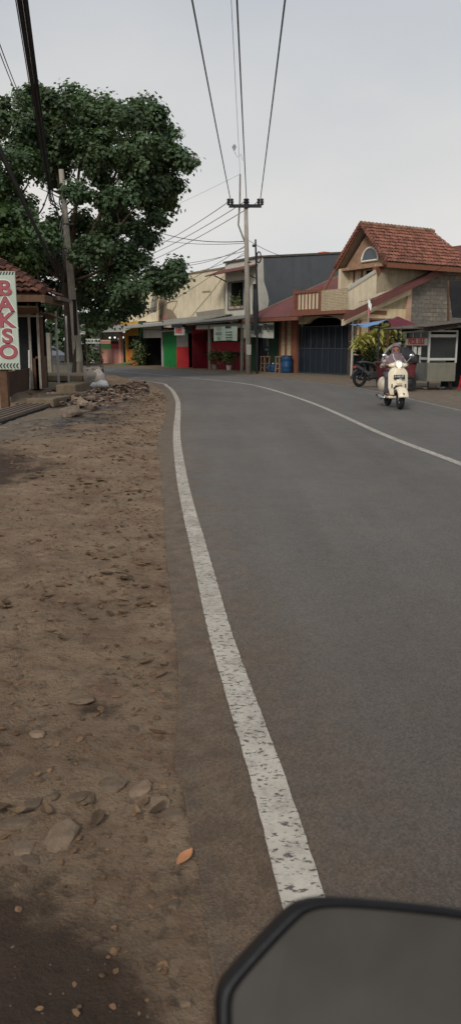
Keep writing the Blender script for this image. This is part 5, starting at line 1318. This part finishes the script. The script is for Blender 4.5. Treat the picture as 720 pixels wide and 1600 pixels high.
m = MB(); m.tube([(-.36, -.28, 1.06), (-.2, -.36, 1.0), (0, -.42, .96), (.2, -.36, 1.0), (.36, -.28, 1.06)], .018, 7); m.build('handlebar', DKMET, r)
m = MB(); m.ell((0, -.52, .9), (.1, .08, .1), 14, 10); m.build('headlight', CHROME, r, smooth=True)
m = MB(); m.sheet(lambda u, v: ((u-.5)*.12, -.62 - .33*cos(pi*(.15+.6*v)), .3 + .34*sin(pi*(.15+.6*v))), 4, 12); m.build('front_mudguard', BLACKP, r, solid=.01)
m = MB(); m.sheet(lambda u, v: ((u-.5)*.14, .66 + .35*sin(pi*(v*.5)), .3 + .36*cos(pi*(v*.5))), 4, 10); m.build('rear_mudguard', BLACKP, r, solid=.01)
m = MB(); m.ell((0, .9, .72), (.08, .04, .05), 10, 8); m.build('tail_lamp', FLAGR, r)
for sgn in (-1, 1):
    m = MB(); m.tube([(sgn*.26, -.33, 1.03), (sgn*.32, -.33, 1.25)], .008, 5); m.ell((sgn*.32, -.33, 1.28), (.07, .015, .045), 12, 8); m.build('mirror', BLACKP, r)
m = MB(); m.bar((-.12, 0, .3), (-.28, .05, 0), .025); m.build('side_stand', DKMET, r)

# ---- cream scooter ----
SX = V((4.03, 19.15, 0)); SRZ = R(2)
r = thing('cream_scooter', 'retro cream scooter with lit round headlamp ridden along the road', 'scooter', SX, SRZ)
wheel(r, -.64, .235, .062, disc=True, spokes=5); wheel(r, .62, .235, .065, disc=True, spokes=5)
# front fender, wrapped over the wheel
m = MB(); m.sheet(lambda u, v: (.12*sin(pi*(u-.5)), -.64 - (.29 + .05*cos(pi*(u-.5)))*cos(pi*(.08 + .8*v))*(1.0), .235 + (.24 + .07*cos(pi*(u-.5)))*sin(pi*(.08 + .8*v))), 12, 16); m.build('front_fender', CREAMP, r, solid=.012, smooth=True)
m = MB(); m.slab([(-.015, -.945, .42), (.02, -.945, .40), (.01, -.96, .36), (-.02, -.95, .38)], (0, .02, 0)); m.build('fender_badge', BLACKP, r)
def shield(u, v):
    z = .33 + .67*v
    wd = (.232 - .09*max(0, v-.72)/.28*max(0, v-.72)/.28*1.6)*(1 if v > .25 else .8 + .8*v)
    x = (u-.5)*2*wd
    return V((x, -.46 + .1*(2*u-1)**2 + .22*(v-.1)*.9*(1 if v > .1 else 0)*.6, z))
m = MB(); m.sheet(shield, 22, 26, skip=lambda u, v: abs((u-.5)*.46) < .135 and .33 + .67*v < .47 + .1*math.sqrt(max(0, 1 - ((u-.5)*.46/.135)**2))); m.build('leg_shield', CREAMP, r, solid=.03, smooth=True)
m = MB(); m.slab([(-.07, -.475, .6), (.07, -.475, .6), (.055, -.4, .98), (-.055, -.4, .98)], (0, .06, 0)); m.build('horn_cover', CREAMP, r, bevel=.025)
m = MB(); m.box(-.15, .15, -.36, -.33, .3, .62); m.build('wheel_well', BLACKP, r)
pz = .76; m = MB(); m.box(-.135, .135, -.455, -.44, pz-.055, pz+.055); pl = m.build('number_plate', BLACKP, r, bevel=.006)
pl.rotation_euler = (0, 0, 0)
text('lettering', 'B 6698 UFT', WHITE, pl, (0, -.458, pz+.015), .062, extrude=.001, sx=.74)
text('lettering', '08.25', WHITE, pl, (0.03, -.458, pz-.032), .03, extrude=.001)
for sgn in (-1, 1):
    m = MB(); m.box(sgn*.165-.012, sgn*.165+.012, -.435, -.40, .5, .6); m.build('marker_lamp', BLACKP, r, bevel=.006)
    m = MB(); m.tube([(sgn*.16, -.2, 1.03), (sgn*.3, -.14, 1.04)], [.022, .02], 9); m.build('grip', BLACKP, r)
    m = MB(); m.tube([(sgn*.14, -.24, 1.05), (sgn*.24, -.25, 1.14), (sgn*.31, -.24, 1.22)], .009, 6); st_ = m.build('mirror_stem', CHROME, r)
    m = MB(); m.ell((sgn*.33, -.23, 1.26), (.062, .022, .05), 16, 10); m.build('mirror_head', CHROME, st_, smooth=True)
    m = MB(); m.ell((sgn*.15, .6, .54), (.1, .4, .19), 18, 12); m.build('side_cowl', CREAMP, r, smooth=True)
m = MB(); m.ell((0, -.24, 1.03), (.24, .1, .075), 20, 12); m.ell((0, -.29, 1.05), (.11, .1, .105), 18, 12); m.build('headset', CREAMP, r, remesh=.012)
m = MB(); m.ell((0, -.38, 1.05), (.072, .035, .072), 22, 12); m.build('headlamp', LAMP, r, smooth=True)
m = MB(); m.torus((0, -.37, 1.05), (0, 1, 0), (.076), .01, 26, 6); m.build('lamp_rim', CHROME, r, smooth=True)
m = MB(); m.box(-.23, .23, -.4, .1, .25, .31); m.build('floorboard', CREAMP, r, bevel=.02)
m = MB(); m.ell((0, .42, .52), (.17, .44, .25), 18, 12); m.build('rear_body', CREAMP, r, smooth=True)
m = MB(); m.sheet(lambda u, v: ((u-.5)*.3*(1-.2*abs(v-.4)), -.02 + .75*v, .74 + .05*v + .03*(1-(2*u-1)**2)), 8, 12); m.build('seat', plain('brown seat', (.05, .035, .03), .6), r, solid=.06, smooth=True)
m = MB(); m.tube([(-.16, .3, .22), (-.2, .5, .22), (-.22, .86, .26)], [.03, .06, .05], 10); m.build('exhaust', CHROME, r, smooth=True)
m = MB(); m.box(-.1, .1, .3, .7, .18, .34); m.tube([(-.08, .62, .235), (.1, .62, .235)], .04, 10); m.tube([(.09, -.64, .235), (.09, -.45, .5)], .025, 7); m.tube([(-.08, .05, .2), (-.18, .1, .03)], .015, 6); m.build('engine', DKMET, r, bevel=.015)
m = MB(); m.ell((0, .86, .6), (.06, .03, .05), 10, 8); m.build('tail_lamp', FLAGR, r)

# ---- rider ----
r = thing('person', 'woman in mauve headscarf, plaid shirt and grey trousers riding the cream scooter', 'person', SX, SRZ)
b = MB()
HC = V((.012, .06, 1.43)); HR_ = Matrix.Rotation(R(12), 3, 'Z')
def limbs(m, pts, rs, n=12):
    m.tube(pts, rs, n)
    for p, q in zip(pts, rs): m.ell(p, q*1.0, 12, 8)
b.ell(HC, (.073, .088, .105), 20, 14, HR_); b.ell(HC + HR_ @ V((0, -.025, -.055)), (.055, .062, .06), 16, 10, HR_)
b.tube([HC + HR_ @ V((0, -.083, .022)), HC + HR_ @ V((0, -.107, -.018))], [.011, .019], 8)          # nose
b.ell(HC + HR_ @ V((0, -.1, -.02)), .016, 8, 6); b.ell(HC + HR_ @ V((0, -.08, -.095)), .022, 10, 8)
for sgn in (-1, 1): b.ell(HC + HR_ @ V((sgn*.075, .005, -.005)), (.012, .025, .034), 8, 6, HR_); b.ell(HC + HR_ @ V((sgn*.038, -.066, -.02)), (.022, .016, .02), 8, 6, HR_)
limbs(b, [HC + V((0, .02, -.06)), V((0, .12, 1.2))], [.05, .056])
b.ell((0, .14, 1.1), (.165, .1, .17)); b.ell((0, .18, .95), (.14, .1, .14)); b.ell((0, .22, .84), (.165, .13, .12))
ARM = {}
for sgn in (-1, 1):
    ps = [V((sgn*.165, .12, 1.2)), V((sgn*.31, .08, 1.0)), V((sgn*.25, -.11, 1.02))]
    limbs(b, ps, [.05, .038, .027]); ARM[sgn] = ps
    hp = V((sgn*.24, -.15, 1.045)); b.ell(hp, (.042, .05, .022), 12, 8)
    for k_ in range(4):
        x = sgn*(.205 + .021*k_); ln = (.030, .034, .032, .026)[k_]
        b.tube([V((x, -.16, 1.06)), V((x, -.16-ln, 1.066)), V((x, -.175-ln, 1.038)), V((x, -.165-ln*.6, 1.012))], [.010, .0095, .009, .0075], 7)
    b.tube([V((sgn*.2, -.14, 1.04)), V((sgn*.178, -.155, 1.025)), V((sgn*.172, -.17, 1.01))], [.012, .011, .009], 7)
    lg = [V((sgn*.09, .2, .84)), V((sgn*.215, -.16, .77)), V((sgn*.205, -.08, .4))]
    limbs(b, lg, [.085, .06, .042]); ft = V((sgn*.205, -.12, .345))
    b.tube([lg[2], ft + V((0, .02, 0)), ft + V((0, -.09, -.005)), ft + V((0, -.15, -.01))], [.04, .036, .034, .022], 10)
b.build('body', SKIN, r, remesh=.009)
m = MB()
m.ell((0, .14, 1.1), (.19, .125, .18)); m.ell((0, .18, .93), (.175, .13, .17)); m.ell((0, .2, .84), (.2, .155, .1))
for sgn in (-1, 1):
    ps = ARM[sgn]; limbs(m, [ps[0], ps[1], ps[1].lerp(ps[2], .86)], [.066, .056, .044])
m.build('plaid_shirt', PLAID, r, remesh=.014)
m = MB()
m.ell((0, .23, .83), (.19, .155, .1))
for sgn in (-1, 1): limbs(m, [V((sgn*.09, .2, .84)), V((sgn*.215, -.16, .775)), V((sgn*.207, -.085, .42))], [.105, .082, .066])
m.build('trousers', TROUS, r, remesh=.014)
rowsH = [(1.562,.012,.012,.075),(1.552,.05,.055,.07),(1.525,.082,.092,.068),(1.47,.1,.113,.065),(1.41,.101,.113,.065),(1.355,.095,.105,.07),(1.31,.1,.1,.08),(1.26,.15,.125,.1),(1.2,.205,.15,.12),(1.12,.228,.172,.125),(1.04,.235,.185,.12),(1.0,.225,.185,.118)]
def hij(u, v):
    f_ = v*(len(rowsH)-1); i = min(int(f_), len(rowsH)-2); k_ = f_ - i
    z, rx, ry, cy = (rowsH[i][j]*(1-k_) + rowsH[i+1][j]*k_ for j in range(4))
    a = 2*pi*u; fold = 1 + (.045*sin(a*7 + z*9) + .03*sin(a*13))*max(0, min(1, (1.32-z)*5))
    return V((.012 + rx*sin(a)*fold, cy + ry*cos(a)*fold, z + .03*(1 if z < 1.1 else 0)*sin(a*2)))
fa = R(12)/(2*pi)
m = MB(); m.sheet(hij, 56, 40, skip=lambda u, v: abs(u - .5 - fa) < .155*math.sqrt(max(0, 1 - ((v - .355)/.115)**2)) if abs(v - .355) < .115 else False)
m.build('headscarf', HIJAB, r, solid=.012, smooth=True)
for sgn in (-1, 1):
    m = MB(); m.ell(HC + HR_ @ V((sgn*.031, -.081, .014)), (.009, .006, .0045), 10, 8, HR_); m.build('eye', INK, r)
    m = MB(); m.tube([HC + HR_ @ V((sgn*.017, -.087, .034)), HC + HR_ @ V((sgn*.033, -.084, .038)), HC + HR_ @ V((sgn*.048, -.072, .033))], .0028, 6); m.build('eyebrow', WOOD, r)
    m = MB(); ft = V((sgn*.205, -.12, .325)); m.slab([ft + V((-.042, -.17, -.01)), ft + V((.042, -.17, -.01)), ft + V((.046, -.04, -.01)), ft + V((.036, .07, -.01)), ft + V((-.036, .07, -.01)), ft + V((-.046, -.04, -.01))], (0, 0, .02))
    m.tube([ft + V((-.044, -.06, .01)), ft + V((-.02, -.08, .05)), ft + V((.02, -.08, .05)), ft + V((.044, -.06, .01))], .012, 6); m.build('sandal', BLACKP, r)
m = MB(); m.ell(HC + HR_ @ V((0, -.086, -.056)), (.024, .009, .008), 12, 8, HR_); m.build('lips', mat('lips', lin(132, 74, 70), .5, .1, streak=0), r)
m = MB(); m.tube([V((-.07, .0, 1.3)), V((-.06, -.055, 1.2)), V((.02, -.085, 1.08)), V((.1, -.07, 1.0))], .012, 6); m.build('bag_strap', BANNER, r)

# ------------------------------------------------------------------ wing mirror in the foreground
MC = V((.118, .365, 1.075))
def mp_(x, y, dp):          # a point of the mirror at a given distance along the view axis
    d = V(ray(x, y)); return V((0, 0, H)) + d*dp
OUT = [(337,1566),(341,1546),(353,1527),(378,1498),(410,1463),(441,1431),(462,1413),(484,1405),(512,1402),(560,1404),(640,1411),(720,1421),(790,1436),(826,1462),(838,1510),(834,1590),(822,1660),(796,1706),(740,1726),(600,1724),(450,1712),(370,1700),(346,1670),(338,1620)]
cxm, cym = 590, 1570
DEP = lambda x, y: .44 + (1480 - y)*.00012 + (x - 590)*.00003
Oo = [mp_(x, y, DEP(x, y)) for x, y in OUT]
oc = sum(Oo, V())/len(Oo)
nrm = V((0, 0, 0))
for p, q in zip(Oo, Oo[1:] + Oo[:1]): nrm += (p-oc).cross(q-oc)
nrm.normalize()
if nrm.dot(V((0, 0, H)) - oc) < 0: nrm = -nrm          # towards the rider
r = thing('wing_mirror', 'black motorbike wing mirror with scuffed dark glass in the foreground', 'mirror', oc)
SH = mp_(599, 1579, DEP(599, 1579)) - mp_(590, 1570, DEP(590, 1570))
def ringp(sc_, d): return [oc + (p-oc)*sc_ + nrm*d for p in crom(Oo + [Oo[0]], 3)[:-1]]
m = MB(oc)
rings = [[p + SH*.7 for p in ringp(.918, .002)], [p + SH*.6 for p in ringp(.932, .006)], ringp(.968, .007), ringp(.992, .001), ringp(1.0, -.008), ringp(.985, -.02), ringp(.92, -.036), ringp(.75, -.05), ringp(.4, -.058)]
n = len(rings[0]); vs = [p for rg in rings for p in rg]
fs_ = [(i*n+k_, i*n+(k_+1) % n, (i+1)*n+(k_+1) % n, (i+1)*n+k_) for i in range(len(rings)-1) for k_ in range(n)] + [tuple((len(rings)-1)*n + k_ for k_ in range(n))]
m.add(vs, fs_); m.build('housing', mat('satin black housing', (.006, .006, .007), .45, .25, 30, .06, 220, streak=0, spec=.25), r, smooth=True)
m = MB(oc); m.add([p + SH*.7 for p in ringp(.925, .0025)], [tuple(range(n))])
t_ = NT('scuffed mirror glass')
k_ = t_.mix(t_.rng(t_.noise(9, 5), .35, .7), (.046, .041, .035), (.062, .056, .048))
k_ = t_.mix(t_.rng(t_.noise(26, 6, .7, t_.mapping((1, 1.6, 2))), .66, .8, 0, .4), k_, (.17, .16, .15))
m.build('glass', t_.color(k_, t_.rng(t_.noise(30, 4), .35, .7, .3, .5), 0, .22), r)
m = MB(oc); sb = oc + V((.05, .03, -.03)); m.tube([sb, sb + V((.01, .03, -.05)), sb + V((.03, .02, -.12)), sb + V((.03, 0, -.17))], [.012, .009, .008, .009], 10); m.build('stem', BLACKP, r, smooth=True)
hb = sb + V((.03, 0, -.18))
r = thing('handlebar', 'black motorbike handlebar end carrying the foreground mirror', 'handlebar', hb)
m = MB(); m.tube([(-.02, 0, 0), (.1, .0, .0), (.34, .06, .02)], [.013]*3, 10); m.build('bar', DKMET, r, smooth=True)
m = MB(); m.tube([(-.14, -.02, -.004), (-.02, 0, 0)], [.018, .017], 12); m.build('grip', RUBBER, r)
m = MB(); m.tube([(.02, .03, 0), (-.05, .05, -.01), (-.14, .04, -.02)], [.007, .006, .006], 7); m.build('brake_lever', DKMET, r)

# ------------------------------------------------------------------ rubble, stones, leaves
def onground(x, y, dz=0): return V((x, y, ground_z(x, y) + dz))
m = MB(); m2 = MB()
for q in range(1500):
    k_ = random.random(); y = 19.5 + 9*k_ + rnd(-1, 1); xc = -4.3 + .11*(y-19); x = xc + random.gauss(0, .62)
    if x > edge_x(y) - .5 or x < -5.4: continue
    mm = m if rnd(0, 1) < .8 else m2; mm.tint = rnd(0, 1)
    h = max(0, .24*math.exp(-((x-xc)/.6)**2)*(.5+.5*sin(y*1.3)**2))
    rock(mm, onground(x, y, h*rnd(.2, 1)), rnd(.02, .085), .55, q)
stuff(tag(m.build('rubble', RUBB), 'heap of broken concrete and earth rubble along the verge', 'rubble'))
stuff(tag(m2.build('brick_rubble', BRICKR), 'reddish broken brick pieces scattered through the rubble heap', 'rubble'))
big = [(110,645,.24,'pointed pale rubble block at the front left of the heap'),(128,630,.2,'grey rubble block in the middle of the heap'),(118,626,.22,'dark rubble block next to the open drain'),(140,624,.17,'low flat rubble block at the back of the heap'),(146,634,.15,'small rubble block at the right of the grey one')]
for i, (x, y, rr, lab) in enumerate(big):
    p = G(x, y, .1); m = MB(); m.tint = rnd(.4, .9); rock(m, (0, 0, 0), rr, .7, i + 30); q = m.build('rubble_block', RUBB, bevel=.012); q.location = p; tag(q, lab, 'rubble')
# flat stones in the near verge
flat = [(95,1316,.085,'large flat grey stone half buried in the near verge'),(248,1252,.05,'pale rounded stone near the asphalt edge'),(40,1218,.07,'buff flat stone above the dark cluster at left'),(128,1256,.05,'dark angular stone right of the cluster'),(88,1256,.03,'small upright pale stone in the dark cluster'),(45,1264,.06,'dark slanted stone at the left of the cluster'),(30,1292,.07,'broad tan stone left of the large flat grey stone'),(40,1330,.055,'cracked stone at the left edge below the tan stone'),(45,1352,.045,'crumbled dark stone below the cracked stone'),(170,1232,.06,'sandy stone lying above the middle of the near verge'),(218,1232,.06,'thin sandy slab beside the pale rounded stone'),(272,1268,.045,'brown stone against the asphalt edge'),(272,1409,.022,'lone dark pebble below the brown leaf'),(290,1562,.02,'little brown stone at the bottom of the frame'),(60,1154,.03,'small white chipped stone in the reddish dirt'),(165,1268,.022,'small knobbly stone between the sandy stone and pale stone'),(90,1003,.03,'dark clod of earth in the middle verge'),(210,1142,.028,'dark stone beside a curled dead leaf'),(128,1098,.05,'flat grey stone pair in the middle verge')]
for i, (x, y, rr, lab) in enumerate(flat):
    p = G(x, y, .0); p.z = ground_z(p.x, p.y); m = MB(); m.tint = .2 if 'dark' in lab else (.9 if 'pale' in lab or 'white' in lab else rnd(.4, .7))
    rock(m, (0, 0, -rr*.04), rr*.95, .3 if rr > .04 else .6, i + 60); q = m.build('stone', STONE, bevel=rr*.06); q.location = p; tag(q, lab, 'stone')
m = MB()
for q in range(5200):
    y = 1.0 + 24*random.random()**1.7; d = abs(random.gauss(0, 1.1)) + .02 if rnd(0, 1) < .8 else rnd(0, 3.5); x = edge_x(y) + .12 - d
    if x < -6.5: continue
    m.tint = rnd(0, .45); rr = .003 + .009*random.random()**4*(1 + y*.12)
    if noise.noise(V((x*2.2, y*2.2, 5))) < -.05 and rr < .012 or (y < 2.4 and rr > .006): continue
    c = onground(x, y, rr*.2); b_ = []
    ax_ = [V((rnd(.6, 1.4), 0, 0)), V((0, rnd(.6, 1.4), 0)), V((0, 0, rnd(.4, .9)))]
    an = rnd(0, 6.3); ca, sa = cos(an), sin(an)
    vs = []
    for dx, dy, dz in ((1,0,0),(0,1,0),(-1,0,0),(0,-1,0),(0,0,1),(0,0,-1)):
        v_ = V((dx*ax_[0].x + rnd(-.3, .3), dy*ax_[1].y + rnd(-.3, .3), dz*ax_[2].z)); vs.append(c + V((v_.x*ca - v_.y*sa, v_.x*sa + v_.y*ca, v_.z))*rr)
    m.add(vs, [(0,1,4),(1,2,4),(2,3,4),(3,0,4),(1,0,5),(2,1,5),(3,2,5),(0,3,5)])
stuff(tag(m.build('gravel', STONE), 'loose gravel strewn over the dirt verge', 'gravel'))
# chips of stone paving by the grating
m = MB()
for q in range(260):
    x, y = rnd(-5.4, -3.3), rnd(10.5, 17.5)
    if noise.noise(V((x*.9, y*.9, 8))) < -.1: continue
    m.tint = rnd(.5, 1); rock(m, onground(x, y, -.005), rnd(.04, .13), .22, q)
stuff(tag(m.build('paving_chips', STONE), 'cracked pale paving chips around the drain grating', 'paving chips'))
def deadleaf(m, c, ln, wd, an, curl):
    ca, sa = cos(an), sin(an); n1 = 5; vs = []
    for i in range(n1+1):
        t_ = i/n1; w_ = wd*sin(pi*min(1, t_*.93+.05)); x = (t_-.5)*ln; z = curl*(4*(t_-.5)**2)
        for sgn in (-1, 0, 1):
            y = sgn*w_; zz = z + abs(sgn)*w_*.5*(1 if curl > 0 else .2)
            vs.append(c + V((x*ca - y*sa, x*sa + y*ca, zz + .004)))
    m.add(vs, [(3*i+j, 3*i+j+1, 3*i+j+4, 3*i+j+3) for i in range(n1) for j in range(2)])
p = G(289, 1340, 0); p.z = ground_z(p.x, p.y) + .006
m = MB(); deadleaf(m, V((0, 0, 0)), .085, .018, R(62), .006); q = m.build('fallen_leaf', mat('tan leaf', lin(176, 122, 84), .7, .15, 30, streak=0)); q.location = p; tag(q, 'tan pointed leaf lying at the asphalt edge near the mirror', 'leaf')
for i, (x, y, ln, an, lab) in enumerate([(368//2+62,1146,.075,-.3,'curled brown leaf beside the dark stone in the middle verge'),(80,995,.07,.4,'dark curled leaf in the middle verge'),(20,1028,.06,.1,'pale dry leaf at the left edge'),(252,915,.09,-1.0,'thin dry twig like leaf close to the asphalt'),(190,948,.08,.15,'long narrow pale leaf across the middle verge'),(120,948,.05,.9,'small brown leaf above the dark curled leaf')]):
    p = G(x, y, 0); p.z = ground_z(p.x, p.y) + .006
    m = MB(); m.tint = rnd(.2, .9); deadleaf(m, V((0, 0, 0)), ln, ln*.2, an, .01); q = m.build('fallen_leaf', LEAFD); q.location = p; tag(q, lab, 'leaf')
m = MB()
for q in range(1100):
    y = 2.2 + 24*random.random()**1.3; x = edge_x(y) - abs(random.gauss(.9, .9)) - .03
    if x < -6.5: continue
    if noise.noise(V((x*1.1, y*.8, 2))) < -.12: continue
    m.tint = rnd(0, 1); ln = rnd(.04, .09)*(1 + .02*y); deadleaf(m, onground(x, y, .004), ln, ln*rnd(.15, .3), rnd(0, 6.3), rnd(.002, .02))
stuff(tag(m.build('leaf_litter', LEAFD), 'dry brown leaves littering the verge', 'leaf litter'))
# earth clods pressed into the verge
CLOD = mat('earth clod', lin(116, 90, 67), .95, .35, 20, .6, 60, streak=0, tint=.4)
m = MB()
for q in range(2600):
    y = 1.1 + 13*random.random()**1.5; x = edge_x(y) - .05 - abs(random.gauss(0, .9))
    if x < -4.5 or noise.noise(V((x*1.7, y*1.7, 11))) < -.02: continue
    m.tint = rnd(0, 1); rr = rnd(.005, .012 if y < 2.6 else .02)*(1 + .05*y); rock(m, onground(x, y, -rr*.1), rr, .4, q)
stuff(tag(m.build('earth_clods', CLOD), 'small clods of earth broken up over the verge', 'earth clods'))
